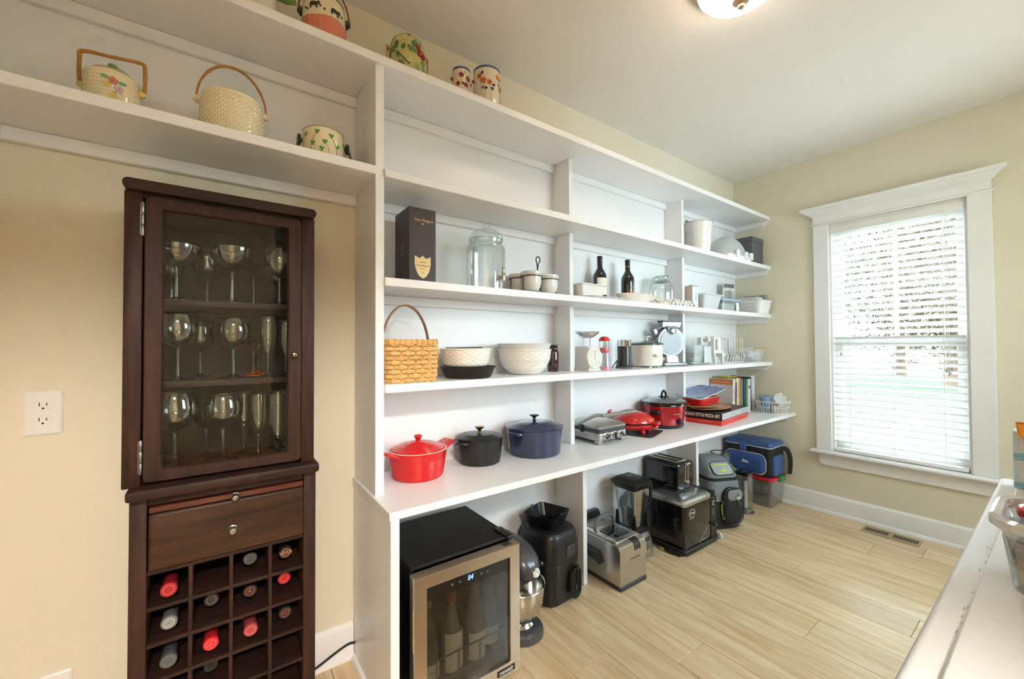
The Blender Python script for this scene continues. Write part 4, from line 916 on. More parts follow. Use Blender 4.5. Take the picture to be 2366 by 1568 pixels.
MB().lathe([(.0245, .088), (.0262, .12), (.0272, .150)], 32, cap=False).build('upper_body', CLEARP, t)
MB().lathe([(.029, .150), (.0305, .153), (.029, .158), (.022, .170), (.010, .175), (.001, .1755)], 32).build('dome_cap', REDP, t)
t = thing('milk_frother', 'black and chrome cylindrical milk frother on a round base', 'milk frother', (.118, 1.833, S4))
MB().lathe([(.001, 0), (.046, 0), (.048, .003), (.048, .008), (.045, .011), (.001, .011)], 40).build('base', GREYP, t)
pf = [(.036, .012)]
for k in range(14): pf += [(.0365, .014+k*.0075), (.0372, .0178+k*.0075)]
MB().lathe(pf+[(.0365, .122), (.001, .122)], 40).build('body', M('black_ribbed', '#232324', .25, .2, coat=.3), t)
MB().lathe([(.0362, .122), (.0366, .123), (.0366, .150), (.0375, .1515), (.0375, .156), (.035, .158), (.001, .158)], 40).build('steel_collar', CHROME, t)
MB().tube(bez([(-.02, -.044, .006), (-.01, -.052, .02), (.0, -.057, .045), (-.005, -.068, .032), (-.02, -.075, .008), (-.03, -.06, .005)], 5), .0026, 6).build('cord', BLKP, t)
t = thing('slow_cooker', 'cream slow cooker with green rimmed glass lid', 'slow cooker', (.124, 2.030, S4), 8)
CRM = M('cream_slow_cooker', '#e9e0d7', .25, coat=.3)
MB().lathe([(.001, .008), (.078, .008), (.084, .012), (.087, .03), (.0885, .122), (.091, .124), (.091, .128), (.083, .128), (.08, .1), (.001, .1)], 52, sy=1.06).build('body', CRM, t)
for a in range(4): MB().lathe([(.009, 0), (.010, .004), (.008, .012)], 12, (.062*cos(pi/4+a*pi/2), .066*sin(pi/4+a*pi/2), 0)).build('foot', CRM, t)
l = MB().lathe([(.086, .1285), (.0915, .130), (.092, .138), (.088, .140)], 52, sy=1.06).build('lid_rim', M('dark_green_rim', '#1f5540', .2, coat=.4), t)
MB().lathe([(.087, .139), (.07, .148), (.04, .154), (.001, .156)], 52, cap=False, sy=1.06).build('lid_glass', GLASS('green_lid_glass', '#cfe6da', .35), l)
MB().lathe([(.009, .155), (.007, .165), (.010, .170), (.019, .173), (.019, .179), (.015, .181), (.001, .181)], 24).build('lid_knob', WCER, l)
MB().rbox(.052, .094, -.060, -.030, .062, .078, .006, .005).build('side_handle', CRM, t)
MB().lathe([(.010, 0), (.011, .004), (.009, .010), (.001, .011)], 18).xf(Matrix.Translation((.062, .068, .045)) @ Matrix.Rotation(radians(46), 4, 'Z') @ Matrix.Rotation(radians(90), 4, 'Y')).build('dial', M('tan_dial', '#cfa98a', .4), t)
t = thing('vertical_waffle_maker', 'upright grey and chrome waffle maker with round plates', 'waffle maker', (.108, 2.272, S4), -24)
GRM = M('grey_metal_paint', '#8e9193', .35, .6)
MB().rbox(-.06, .075, -.08, .085, 0, .022, .012, .006).build('base', GRM, t)
MB().prism([(-.030, .02), (.045, .02), (.035, .06), (-.025, .06)], -.035, .04, 'y').build('stand', STEEL, t)
for k, (x0, x1) in enumerate(((-.028, .002), (.004, .034))):
    MB().lathe([(.001, 0), (.086, 0), (.094, .004), (.095, .024), (.090, .029), (.001, .031)], 48).xf(Matrix.Translation((x0, 0, .148)) @ Matrix.Rotation(radians(90), 4, 'Y')).build('round_plate', M('satin_grey_ring', '#9b9da0', .42, .6) if k else GRM, t)
MB().lathe([(.001, 0), (.074, 0), (.074, .002), (.001, .003)], 40).xf(Matrix.Translation((.035, -.004, .146)) @ Matrix.Rotation(radians(90), 4, 'Y')).build('face_disc', M('satin_grey', '#9a9ea1', .5, .5), t)
hb = MB(); hb.prism([(-.062, .238), (.058, .238), (.068, .270), (-.058, .272)], -.02, .036, 'x'); hb.build('control_head', GRM, t)
MB().prism([(-.060, .268), (.070, .268), (.070, .277), (-.060, .279)], -.024, .040, 'x').build('black_cap', BLKP, t)
MB().prism([(-.036, .245), (.036, .245), (.026, .205), (0, .19), (-.026, .205)], .034, .042, 'x').build('control_panel', M('dark_satin', '#4c4e50', .35, .6), t)
MB().lathe([(.017, 0), (.018, .002), (.016, .008), (.012, .012), (.001, .0125)], 24).xf(Matrix.Translation((.042, 0, .215)) @ Matrix.Rotation(radians(90), 4, 'Y')).build('dial', STEEL, t)
MB().rbox(-.014, .018, -.112, -.078, .185, .232, .008, .006).xf(Matrix.Translation((0, -.095, .208)) @ Matrix.Rotation(radians(28), 4, 'X') @ Matrix.Translation((0, .095, -.208))).build('pour_spout', GRM, t)
for y in (-.07, .07):
    for x in (-.045, .062): MB().lathe([(.007, -.0001), (.007, .003)], 10, (x, y, 0)).build('foot', BLKP, t)

# ---------------------------------------------------------------- counter bay 2
t = thing('contact_grill', 'square stainless contact grill with three knobs and bar handle', 'grill', (.118, 1.612, Zc), 0)
SAT = M('satin_stainless', '#bcb8b0', .32, .9, var=.05, scale=30)
for sx in (-1, 1):
    for sy in (-1, 1): MB().rbox(sx*.085-.018, sx*.085+.018, sy*.086-.018, sy*.086+.018, 0, .022, .008, .003).build('foot', SAT, t)
MB().rbox(-.108, .106, -.107, .107, .016, .056, .018, .006).build('base', SAT, t)
m = MB()
for z in (.057, .066): m.rbox(-.107, .105, -.106, .106, z, z+.0085, .018, .003)
m.build('grey_seal', M('dark_grey_rubber', '#4a4b4c', .5), t)
L = []
for z, i in ((.0755, 0), (.084, 0), (.088, .004), (.098, .030), (.104, .05), (.105, .075)): L.append([(p-.001, q, z) for p, q in rr(.106-i, .106-i, .018, 4)])
l = MB().loft(L).build('lid', SAT, t)
h = MB().tube([(.142, -.125, .152), (.142, .135, .149)], .0085, 12).build('bar_handle', STEEL, l)
for s in (-1, 1): MB().tube(bez([(-.05, s*.109, .078), (.02, s*.112, .112), (.09, s*.115, .145), (.142, s*.118, .152)], 5), .0085, 8, flat=.5).build('handle_arm', SAT, l)
MB().rbox(-.018, .002, -.112, -.104, .048, .086, .003, .002).build('latch', BLKP, t)
for y in (-.055, .0, .055):
    k = MB().lathe([(.020, 0), (.020, .003), (.0165, .005)], 24).xf(Matrix.Translation((.106, y, .038)) @ Matrix.Rotation(radians(90), 4, 'Y')).build('knob_ring', CHROME, t)
    MB().lathe([(.015, 0), (.015, .008), (.013, .012), (.001, .0125)], 24).xf(Matrix.Translation((.108, y, .038)) @ Matrix.Rotation(radians(90), 4, 'Y')).build('knob', STEEL, k)
    a = {-.055: 40, .0: 90, .055: -40}[y]
    MB().rbox(-.0035, .0035, -.016, .016, 0, .009, .003, .003).xf(Matrix.Translation((.118, y, .038)) @ Matrix.Rotation(radians(a), 4, 'X') @ Matrix.Rotation(radians(90), 4, 'Y')).build('pointer', BLKP, k)
t = thing('quesadilla_maker', 'round glossy red clamshell quesadilla maker on a dark tray', 'snack maker', (.122, 1.900, Zc+.005), 18)
RG = M('red_gloss_plastic', '#cf1f1d', .12, coat=.6)
for a in (35, 145, 215, 325): MB().lathe([(.014, 0), (.015, .004), (.013, .024)], 16, (.085*cos(radians(a)), .085*sin(radians(a)), 0)).build('foot', RG, t)
MB().lathe([(.001, .018), (.08, .018), (.104, .024), (.114, .036), (.116, .046), (.112, .049), (.001, .049)], 52).build('lower_shell', RG, t)
MB().lathe([(.108, .0485), (.113, .050), (.113, .055), (.108, .0565)], 52).build('dark_gap', BLKP, t)
l = MB().lathe([(.112, .0565), (.1165, .059), (.116, .066), (.106, .082), (.085, .098), (.05, .110), (.02, .1135), (.001, .114)], 52).build('upper_shell', RG, t)
MB().rbox(.098, .150, -.030, .030, .050, .068, .012, .006).build('front_handle', RG, l); MB().rbox(.10, .138, -.022, .022, .028, .046, .010, .006).build('lower_handle', RG, t)
z_ = MB(); pts = []
for k in range(11):
    a = radians(-62+k*8); r_, z = (.1135, .070) if k % 2 else (.108, .080); pts.append((r_*cos(a)*1.012, r_*sin(a)*1.012, z))
z_.tube(pts, .0009, 5).build('zigzag_print', M('yellow_print', '#e8b02a', .5), l)
MB().tube(bez([(-.10, -.04, .06), (-.125, -.035, .10), (-.13, 0, .105), (-.125, .035, .10), (-.10, .04, .06)], 5), .006, 8).build('hinge_handle', RG, l)
tr = thing('baking_tray', 'thin dark metal tray under the red quesadilla maker', 'tray', (.135, 1.905, Zc), 18)
MB().loft([[(p, q, z) for p, q in rr(.118+w, .105+w, .02, 5)] for w, z in ((0, 0), (.004, .002), (.008, .004), (.006, .0046), (-.004, .002))]).build('body', M('dark_grey_metal', '#55575c', .4, .5), tr)
t = thing('slow_cooker', 'oval red slow cooker with black rim, glass lid and arched handle', 'slow cooker', (.124, 2.192, Zc), 6)
RM = M('red_metal_paint', '#b01720', .18, .3, coat=.6)
MB().lathe([(.001, .004), (.104, .004), (.110, .010), (.112, .022), (.001, .022)], 52, sy=1.1).build('base', BLKP, t)
MB().lathe([(.111, .022), (.115, .06), (.119, .128), (.117, .129), (.001, .129)], 52, sy=1.1).build('body', RM, t)
MB().lathe([(.1185, .128), (.1205, .130), (.1185, .132)], 52, cap=False, sy=1.1).build('chrome_band', CHROME, t)
MB().lathe([(.116, .1315), (.124, .138), (.125, .148), (.119, .152), (.114, .148)], 52, sy=1.1).build('black_rim', BLKG, t)
l = MB().lathe([(.116, .151), (.1185, .153), (.116, .1555)], 52, sy=1.1).build('lid_rim', CHROME, t)
MB().lathe([(.115, .155), (.09, .165), (.05, .174), (.001, .177)], 52, cap=False, sy=1.1).build('lid_glass', GLASS('smoke_lid_glass', '#aab4b4', .5), l)
MB().tube(bez([(0, -.026, .178), (0, -.022, .196), (0, 0, .213), (0, .022, .196), (0, .026, .178)], 6), .0062, 10).build('lid_handle', BLKP, l)
MB().lathe([(.03, .174), (.03, .178), (.012, .181), (.001, .181)], 24).build('handle_foot', BLKP, l)
MB().rbox(-.030, .030, -.150, -.118, .086, .110, .012, .008).xf(Matrix.Rotation(radians(6), 4, 'Z')).build('side_handle', BLKP, t); MB().rbox(-.028, .028, .118, .148, .088, .110, .012, .008).build('side_handle', BLKP, t)
MB().lathe([(.017, 0), (.018, .004), (.015, .014), (.001, .015)], 22).xf(Matrix.Translation((.112, -.034, .045)) @ Matrix.Rotation(radians(-16), 4, 'Z') @ Matrix.Rotation(radians(90), 4, 'Y')).build('dial', BLKP, t)
text('Crock-Pot', .011, M('silver_print', '#d0c8c8', .4), t, (.1192*cos(-.42)+.0005, .1192*1.1*sin(-.42), .088), (pi/2, 0, pi/2-.42))

# ================================================================ bay 3, second shelf
t = thing('white_bucket', 'white enamelled metal bucket with wire bail and wooden grip', 'bucket', (.135, 2.588, S2), 0)
pf = [(.064, 0), (.066, .003), (.076, .09), (.0785, .16), (.080, .162), (.0785, .165), (.088, .215), (.0905, .218)]
vessel(pf, .0015, 44).build('body', M('white_enamel_metal', '#e9e6e2', .3, coat=.3), t)
MB().lathe([(.0885, .2145), (.0925, .216), (.0925, .220), (.0885, .221)], 44, cap=False).build('rolled_rim', M('grey_white_rim', '#c9c4be', .4, .3), t)
h = MB().tube(bez([(.02, .086, .198), (-.01, .07, .225), (-.05, .03, .240), (-.062, -.01, .243), (-.05, -.05, .240), (.01, -.083, .212), (.02, -.086, .198)], 6), .0018, 6).build('wire_bail', WIREW, t)
MB().tube([(-.06, -.045, .242), (-.064, .025, .243)], .009, 12).build('wooden_grip', WOOD('pale_grip', '#b89058', '#d2b07c', .5, axis=1), h)
for y in (-.086, .086): MB().ell((.02, y, .198), .008, .004, .008, 10, 6).build('bail_ear', WIREW, t)
t = thing('cake_carrier', 'long white food carrier with frosted arched lid and side clips', 'food carrier', (.145, 2.935, S2), 0)
FRO = GLASS('frosted_plastic', '#eef1f2', .12, .3, .5, '#e9edf0')
MB().rbox(-.105, .105, -.165, .165, 0, .032, .03, .008).build('base', WPL, t)
nn = 40
MB().loft([[(.1*cos(q)*cx_, .162*cos(q)*0+.162*sx_, .03+.150*sin(q)) for cx_, sx_ in [((abs(cos(2*pi*i/nn))**.7)*(1 if cos(2*pi*i/nn) >= 0 else -1), cos(q)*(abs(sin(2*pi*i/nn))**.7)*(1 if sin(2*pi*i/nn) >= 0 else -1)) for i in range(nn)]] for q in [pi/2*k/10*.985 for k in range(11)]], False, True).build('arched_lid', FRO, t)
for y in (-.06, .06, .135): MB().rbox(.098, .116, y-.018, y+.018, .012, .062, .004, .004).build('clip', WPL, t)
MB().rbox(-.03, .085, .150, .176, .015, .05, .008, .006).build('end_clip', WPL, t)
t = thing('storage_box', 'dark grey fabric storage box at the end of the second shelf', 'box', (.143, 3.235, S2), 0)
FAB = M('grey_fabric', '#5b5d60', .85, var=.1, scale=200, bump=.4, bscale=500)
MB().rbox(-.085, .085, -.088, .088, 0, .17, .004, .003).build('body', FAB, t)
MB().loft([[(p, q, z) for p, q in rr(hx_, hy_, .004, 2)] for hx_, hy_, z in ((.088, .091, .165), (.0885, .0915, .200), (.086, .089, .203))]).build('lid', FAB, t)
# ---------------------------------------------------------------- bay 3, third shelf
t = thing('small_carton', 'small white carton with blue print at the left of the third shelf bay', 'box', (.120, 2.478, S3), 0)
MB().rbox(-.05, .05, -.034, .034, 0, .148, .001, .001, 1, 1).build('carton', M('tan_card', '#cfc2b4', .6), t)
MB().box(.0501, .0507, -.0335, .0335, .001, .147).build('front_label', M('pale_blue_print', '#dfe6ee', .5, var=.08, scale=60), t)
text('DICER', .018, M('blue_ink', '#5d7aa8', .5), t, (.051, .006, .085), (pi/2, pi/2, pi/2))
MB().prism([(-.05, .148), (.052, .1485), (.05, .156), (-.02, .152)], -.034, .034, 'y').build('open_flap', M('tan_card', '#cfc2b4', .6), t)
t = thing('plastic_bin', 'white translucent plastic bin with flared rim beside the small carton', 'bin', (.128, 2.632, S3), 0)
WTR = TRANSL('milky_plastic', '#eff1f1', .4)
frust(.062, .085, .082, .108, 0, .100, .012, .002).build('body', WTR, t)
MB().loft([[(p, q, z) for p, q in rr(.082+w, .108+w, .014, 4)] for w, z in ((0, .096), (.010, .099), (.010, .105), (0, .102))], False, False).build('rim', WTR, t)
t = thing('lidded_container', 'clear plastic container with pale blue lid and white label', 'container', (.122, 2.905, S3), 0)
frust(.066, .118, .076, .130, 0, .078, .012, .002).build('body', CLEARP, t)
MB().rbox(-.08, .08, -.134, .134, .078, .090, .014, .003).build('lid', M('pale_blue_plastic', '#a9c0dc', .3), t)
MB().box(.0735, .0755, .055, .095, .012, .070).build('label', WPL, t)
MB().rbox(-.05, .05, -.10, .03, .0905, .100, .004, .003).build('folded_sheet', M('blue_sheet', '#6f90bd', .5, var=.3, scale=50), t)
MB().rbox(-.055, .06, -.105, .10, .004, .060, .01, .004).build('contents', M('white_contents', '#dfe3e6', .6, var=.15, scale=30), t)
t = thing('perforated_basket', 'white perforated plastic basket overhanging the end of the third shelf', 'basket', (.165, 3.238, S3), 0)
frust(.108, .078, .122, .090, 0, .092, .03, .0022, 6).build('body', WPL, t)
MB().loft([[(p, q, z) for p, q in rr(.122+w, .090+w, .032, 6)] for w, z in ((0, .088), (.006, .091), (.006, .096), (-.001, .095))], False, False).build('rim', WPL, t)
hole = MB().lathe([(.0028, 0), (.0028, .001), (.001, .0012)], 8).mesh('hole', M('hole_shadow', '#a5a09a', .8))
for i in range(12):
    for j in range(6):
        z = .012+j*.0125; o = put('hole', hole, t, (-.07+i*.0125+(.006 if j % 2 else 0), -(.078+.012*z/.092)-.0002, z), (radians(90), 0, 0))
def pack(x, y, z, rz, dims, hexc, label, cat='package', txt=None, ry=0, name='package', grp=None):
    t = thing(name, label, cat, (x, y, z), rz, grp); hx_, hy_, h_ = dims
    t.rotation_euler = (0, radians(ry), radians(rz))
    MB().rbox(-hx_, hx_, -hy_, hy_, 0, h_, .002, .001, 1, 1).build('carton', M('card_'+hexc[1:], hexc, .5, var=.15, scale=40), t)
    if txt: text(txt[0], txt[1], M('ink_'+txt[2][1:], txt[2], .5), t, (hx_+.0003, 0, h_/2), FX)
    return t
pack(.150, 3.205, S3+.066, 0, (.10, .05, .055), '#d8d2ce', 'white printed carton standing out of the perforated basket', txt=('SEALS', .02, '#6a6a6e'))
pack(.185, 3.285, S3+.060, 0, (.075, .022, .080), '#8d9692', 'grey and green carton at the back of the perforated basket')
t = thing('blister_pack', 'clear blister pack with dark hang card leaning behind the blue lid', 'package', (.045, 3.12, S3), -10)
m = MB().rbox(-.003, .003, -.06, .06, 0, .235, .002, .001, 1, 1); m.xf(Matrix.Rotation(radians(7), 4, 'Y')); m.build('backing_card', M('card_pale_print', '#dcdcd6', .5, var=.3, scale=25), t)
MB().rbox(.003, .020, -.045, .045, .02, .18, .006, .006).xf(Matrix.Rotation(radians(7), 4, 'Y')).build('clear_bubble', CLEARP, t)
MB().box(.0032, .0042, -.058, .058, .205, .232).xf(Matrix.Rotation(radians(7), 4, 'Y')).build('dark_header', M('dark_header', '#6d6d70', .5), t)
# ---------------------------------------------------------------- bay 3, fourth shelf
t = thing('clear_bin', 'clear plastic bin of bags with white label on the fourth shelf', 'bin', (.10, 2.565, S4), 0)
frust(.062, .105, .070, .118, 0, .125, .012, .002).build('body', CLEARP, t)
MB().rbox(.066, .072, .01, .10, .01, .118, .006, .002).build('label', TRANSL('milky_label', '#f2f4f5', .3), t)
for k in range(6): MB().rbox(-.05+.003*k, .05, -.09+.01*k, .08, .006+k*.013, .016+k*.013, .02, .004).xf(Matrix.Rotation(radians(6*(k % 3-1)), 4, 'Z')).build('folded_bag', M('bag_%d' % (k % 3), ('#dcd8d4', '#c9ccd4', '#e4dfd8')[k % 3], .5, var=.2, scale=40), t)
MB().tube(bez([(.072, -.02, .124), (.078, .02, .130), (.075, .06, .126)], 5), .0016, 6).build('blue_twist', M('pale_blue_plastic', '#a9c0dc', .3), t)
t = thing('spiral_slicer', 'white plastic kitchen slicer with upright frame and crank', 'slicer', (.125, 2.745, S4), 0)
for y in (-.05, .05):
    MB().prism([(-.06, 0), (-.045, 0), (-.035, .045), (.035, .045), (.045, 0), (.06, 0), (.055, .075), (-.055, .075)], y-.006, y+.006, 'y').build('leg_frame', WPL, t)
MB().rbox(-.05, .055, -.056, .056, .07, .086, .008, .004).build('deck', WPL, t)
MB().rbox(.0, .05, -.045, -.005, .085, .185, .006, .005).build('upright_frame', WPL, t); MB().rbox(.0, .045, .015, .05, .085, .182, .006, .005).build('upright_frame', WPL, t)
MB().box(.0485, .0508, -.032, -.018, .095, .165).build('dark_slot', M('dark_slot', '#5b5d66', .4), t)
MB().lathe([(.020, 0), (.022, .004), (.022, .022), (.018, .026)], 22).xf(Matrix.Translation((.02, -.075, .165)) @ Matrix.Rotation(radians(90), 4, 'X')).build('crank_wheel', WPL, t)
MB().rbox(-.015, .02, -.145, -.085, .170, .178, .004, .003).build('crank_arm', WPL, t); MB().rbox(-.012, .016, -.150, -.136, .130, .176, .005, .004).build('crank_grip', M('pale_grey_plastic', '#cfd2d6', .4), t)
MB().prism([(.05, .03), (.085, .055), (.115, .055), (.115, .068), (.08, .070), (.05, .085)], .03, .05, 'x').build('side_arm', WPL, t)
t = thing('plate_rack', 'white wire plate rack with wavy dividers', 'rack', (.115, 2.98, S4), 0)
for k in range(7):
    y = -.115+k*.039
    MB().tube(bez([(.058, y, .004), (.060, y+.020, .05), (.058, y-.002, .095), (.056, y, .15), (.05, y, .172), (-.05, y, .172), (-.056, y, .15), (-.058, y-.002, .095), (-.060, y+.020, .05), (-.058, y, .004)], 5), .0022, 6).build('divider_wire', WIREW, t)
for x in (-.058, .058): MB().tube([(x, -.135, .003), (x, .135, .003)], .0024, 6).build('base_wire', WIREW, t)
def wirebasket(t, hx0, hy0, hx1, hy1, h, nv, nh, mat, rad=.0018):
    for j in range(nh+1):
        u = j/nh; hx_, hy_ = hx0+(hx1-hx0)*u, hy0+(hy1-hy0)*u
        MB().tube([(p, q, rad+h*u) for p, q in rr(hx_, hy_, .018, 4)], rad*(1.6 if j == nh else 1), 6, True).build('hoop_wire', mat, t)
    P0, P1 = resamp(rr(hx0, hy0, .018, 4), nv), resamp(rr(hx1, hy1, .018, 4), nv)
    for a_, b_ in zip(P0, P1): MB().tube([(a_[0], a_[1], rad), (b_[0], b_[1], h+rad)], rad*.8, 5).build('upright_wire', mat, t)
    for k in range(7):
        y = -hy0+2*hy0*(k+.5)/7; MB().tube([(-hx0, y, rad), (hx0, y, rad)], rad*.8, 5).build('base_wire', mat, t)
t = thing('wire_basket', 'white wire basket with wooden handle at the end of the fourth shelf', 'basket', (.14, 3.235, S4), 0)
wirebasket(t, .075, .072, .094, .086, .10, 40, 5, WIREW, .0013)
MB().tube([(.094, -.085, .101), (.094, .085, .101)], .005, 10).build('wooden_bar', WOOD('pale_grip', '#b89058', '#d2b07c', .5, axis=1), t)
for k, (x, y, z, r) in enumerate(((.02, -.02, .07, .032), (-.03, .03, .075, .034), (.04, .04, .065, .028))):
    o = MB().lathe([(.001, 0), (r*.6, 0), (r, .012), (r*.95, .05), (r*.4, .062), (.001, .064)], 14).build('white_spool', M('white_contents', '#dfe3e6', .6), t, loc=(x, y, z-.045), rot=(radians(25*k-20), radians(15), 0))
t = thing('scrub_brush', 'wooden handled brush standing in the white wire basket', 'brush', (.085, 3.20, S4+.02), 0)
MB().rbox(-.005, .005, -.012, .012, .0, .165, .004, .003).xf(Matrix.Rotation(radians(-6), 4, 'X')).build('wooden_handle', WOOD('pale_grip', '#b89058', '#d2b07c', .5, axis=2), t)
MB().rbox(-.013, .013, -.02, .02, -.004, .03, .006, .004).build('bristles', WPL, t)
# ---------------------------------------------------------------- counter, bay 3
t = thing('pizza_set_box', 'red flat carton at the bottom of the pizza set stack', 'box', (.165, 2.655, Zc), 7)
MB().rbox(-.150, .150, -.228, .228, 0, .030, .001, .001, 1, 1).build('carton', M('red_carton', '#d8342c', .4, var=.08), t)
MB().prism([(-.228, .030), (.20, .030), (.228, .020), (.236, .032), (.205, .034), (-.228, .034)], .1503, .165, 'x').build('open_flap', M('pale_red_card', '#e0605a', .5), t)
text('includes deep dish pan', .009, M('ink_pale_red', '#f0b4a4', .5), t, (.06, -.2285, .018), FYN)
t = thing('pizza_set_box', 'black Chicago style pizza set carton on the red carton', 'box', (.165, 2.650, Zc+.0345), 7)
MB().rbox(-.148, .156, -.226, .24, 0, .040, .001, .001, 1, 1).build('carton', M('black_carton', '#231b1c', .35, var=.1), t)
MB().box(.1562, .1568, -.224, .238, .001, .039).build('silver_side', M('silver_carton', '#b9bbbd', .4, .3, var=.1, scale=30), t)
text('CHICAGO STYLE PIZZA SET', .0265, M('cream_print', '#f0e2cc', .5), t, (.145, -.2268, .020), FYN, align='RIGHT', sx=.72, bold=.0006)
text('PIZZA SET', .020, M('ink_white', '#e6e6e6', .5), t, (.1572, .05, .020), FX)
PLW = M('wood_rim_plate', '#c58c56', .35, var=.2, scale=25, coat=.3)
def plate(x, y, z, rx, ry, label, hexc, rz=0, tilt=0, h=.016, mat=None):
    t = thing('plate', label, 'plate', (x, y, z), rz); t.rotation_euler = (0, radians(tilt), radians(rz))
    MB().loft([[(rx*f*cos(2*pi*i/44), ry*f*sin(2*pi*i/44), zz) for i in range(44)] for f, zz in ((.6, 0), (.66, 0), (1, h-.002), (1, h), (.97, h), (.66, .004), (.02, .0035))]).build('dish', mat or PLW, t)
    MB().loft([[(rx*f*cos(2*pi*i/44), ry*f*sin(2*pi*i/44), zz) for i in range(44)] for f, zz in ((.64, .0045), (.66, .006), (.02, .006))]).build('painted_centre', M('painted_'+hexc[1:], hexc, .3, var=.5, scale=45), t)
    return t
plate(.180, 2.615, Zc+.0752, .118, .185, 'flat wood-rimmed oval plate lying on the black pizza carton', '#d8b49c', 5, h=.012)
plate(.165, 2.56, Zc+.088, .110, .165, 'wood-rimmed patterned plate under the red dish', '#c9a084', 5, h=.020)
t = thing('red_dish', 'rectangular red ceramic baking dish stacked on the plates', 'dish', (.145, 2.545, Zc+.1085), 4)
frust(.078, .118, .088, .130, 0, .046, .02, .004).build('body', RED, t)
for s in (-1, 1): MB().rbox(-.03, .03, s*.142-.016, s*.142+.016, .034, .042, .008, .003).build('end_handle', RED, t)
MB().loft([[(p, q, z) for p, q in rr(.088+w, .130+w, .022, 4)] for w, z in ((0, .043), (.004, .046), (-.004, .0475), (-.006, .044))], False, False).build('pale_rim', WCER, t)
t = thing('patterned_platter', 'white footed platter with blue painted pattern tilted on the red dish', 'platter', (.150, 2.555, Zc+.162), 4); t.rotation_euler = (radians(7), radians(4), radians(4))
BLP = M('blue_white_pattern', '#8f9cc4', .2, var=.75, scale=38, coat=.4)
MB().loft([[(p, q, z) for p, q in rr(hx_, hy_, .04, 5)] for hx_, hy_, z in ((.06, .12, 0), (.07, .135, .004), (.095, .185, .020), (.094, .184, .023), (.068, .132, .008))]).build('dish', WCER, t)
MB().loft([[(p, q, z) for p, q in rr(hx_, hy_, .04, 5)] for hx_, hy_, z in ((.066, .130, .0085), (.091, .180, .0232), (.091, .180, .0238), (.066, .130, .0095))]).build('blue_pattern', BLP, t)
MB().lathe([(.02, -.014), (.024, -.012), (.03, .001)], 20).build('foot', WCER, t)
MB().tube(bez([(-.01, -.19, .02), (.01, -.20, .0), (.03, -.19, -.03), (.05, -.15, -.045)], 5), .0018, 6).build('wire_hanger', M('copper_wire', '#b98a62', .3, 1.), t)
# books
def book(y, w, h, d, cover, label, tilt=0, txt=None, spine=None, x=.0):
    t = thing('cook_book', label, 'book', (.012+x, y, Zc), 0, 'cookbooks standing at the end of the counter'); t.rotation_euler = (radians(-tilt), 0, 0)
    cm = M('cover_'+cover[1:], cover, .4, var=.06)
    for s in (0, w-.0025): MB().box(0, d, s, s+.0025, 0, h).build('cover_board', cm, t)
    MB().box(d-.002, d, .0025, w-.0025, 0, h).build('spine', M('cover_'+(spine or cover)[1:], spine or cover, .4, var=.06), t)
    MB().box(.004, d-.003, .0026, w-.0026, .003, h-.004).build('pages', M('pages', '#e9e4d8', .8, var=.05, scale=200), t)
    if txt: text(txt[0], min(txt[1], w*.75), M('ink_'+txt[2][1:], txt[2], .5), t, (d+.0006, w/2, h*.55), (pi/2, pi/2, pi/2))
    return t
b1 = book(2.925, .030, .245, .165, '#ddd5d4', 'large white cookbook with orange top band facing the pizza boxes', 4, ('COOK LIKE', .016, '#c23a30'), '#e6dfdc')
MB().box(.002, .163, -.0006, .0, .205, .240).build('orange_band', M('orange_print', '#e2813a', .45), b1)
text('ESSENTIAL COOKING', .013, M('ink_pale', '#f4d9b8', .5), b1, (.082, -.0009, .222), FYN)
book(2.960, .028, .225, .165, '#c9cdd2', 'grey cookbook with slim dark spine next to the white one', 3, None, '#43464e')
book(2.992, .030, .250, .16, '#efe6da', 'cream cookbook with colourful spine before the orange one', 2, ('Farm Table', .013, '#b5613a'), '#eadfce')
book(3.026, .026, .252, .16, '#e2902f', 'bright orange cookbook in the row of books', 2)
book(3.056, .018, .240, .165, '#8496b8', 'thin slate blue cookbook right of the orange one', 2)
book(3.078, .038, .240, .175, '#1f5c40', 'dark green ring binder cookbook', 1, None, '#1f5c40')
b = book(3.120, .034, .238, .185, '#d9dadc', 'white cookbook with round blue seal on its spine', 1, None, '#dfe0e2')
MB().lathe([(.001, 0), (.012, 0), (.012, .001), (.001, .0012)], 24).xf(Matrix.Translation((.1852, .017, .18)) @ Matrix.Rotation(radians(90), 4, 'Y')).build('blue_seal', M('blue_seal', '#3f5b9c', .4), b)
book(3.158, .024, .245, .17, '#3a3c42', 'charcoal cookbook beside the white one', 0)
book(3.186, .030, .248, .165, '#232529', 'black cookbook near the wall', 0)
book(3.222, .020, .230, .15, '#d6c9b6', 'beige folder at the end of the books', 0, None, '#d9bfa0')
book(3.246, .060, .255, .15, '#e4e3e0', 'thick white binder next to the far wall', 0)
t = thing('sticky_notes', 'yellow paper notes sticking out on top of the cookbooks', 'paper', (.06, 3.0, Zc+.254), 0)
MB().rbox(-.03, .07, -.03, .03, 0, .004, .002, .001).xf(Matrix.Rotation(radians(4), 4, 'X')).build('note', M('yellow_paper', '#e3d23a', .6), t); MB().rbox(.0, .08, .02, .10, .0, .003, .002, .001).build('note', M('yellow_paper', '#e3d23a', .6), t)
t = thing('wire_basket', 'white wire basket of cups and lids at the end of the counter', 'basket', (.312, 3.245, Zc), -4)
wirebasket(t, .070, .072, .084, .085, .078, 30, 2, WIREW, .002)
ORD = ('bottom', 'second from the bottom', 'third from the bottom', 'third from the top', 'second from the top', 'topmost')
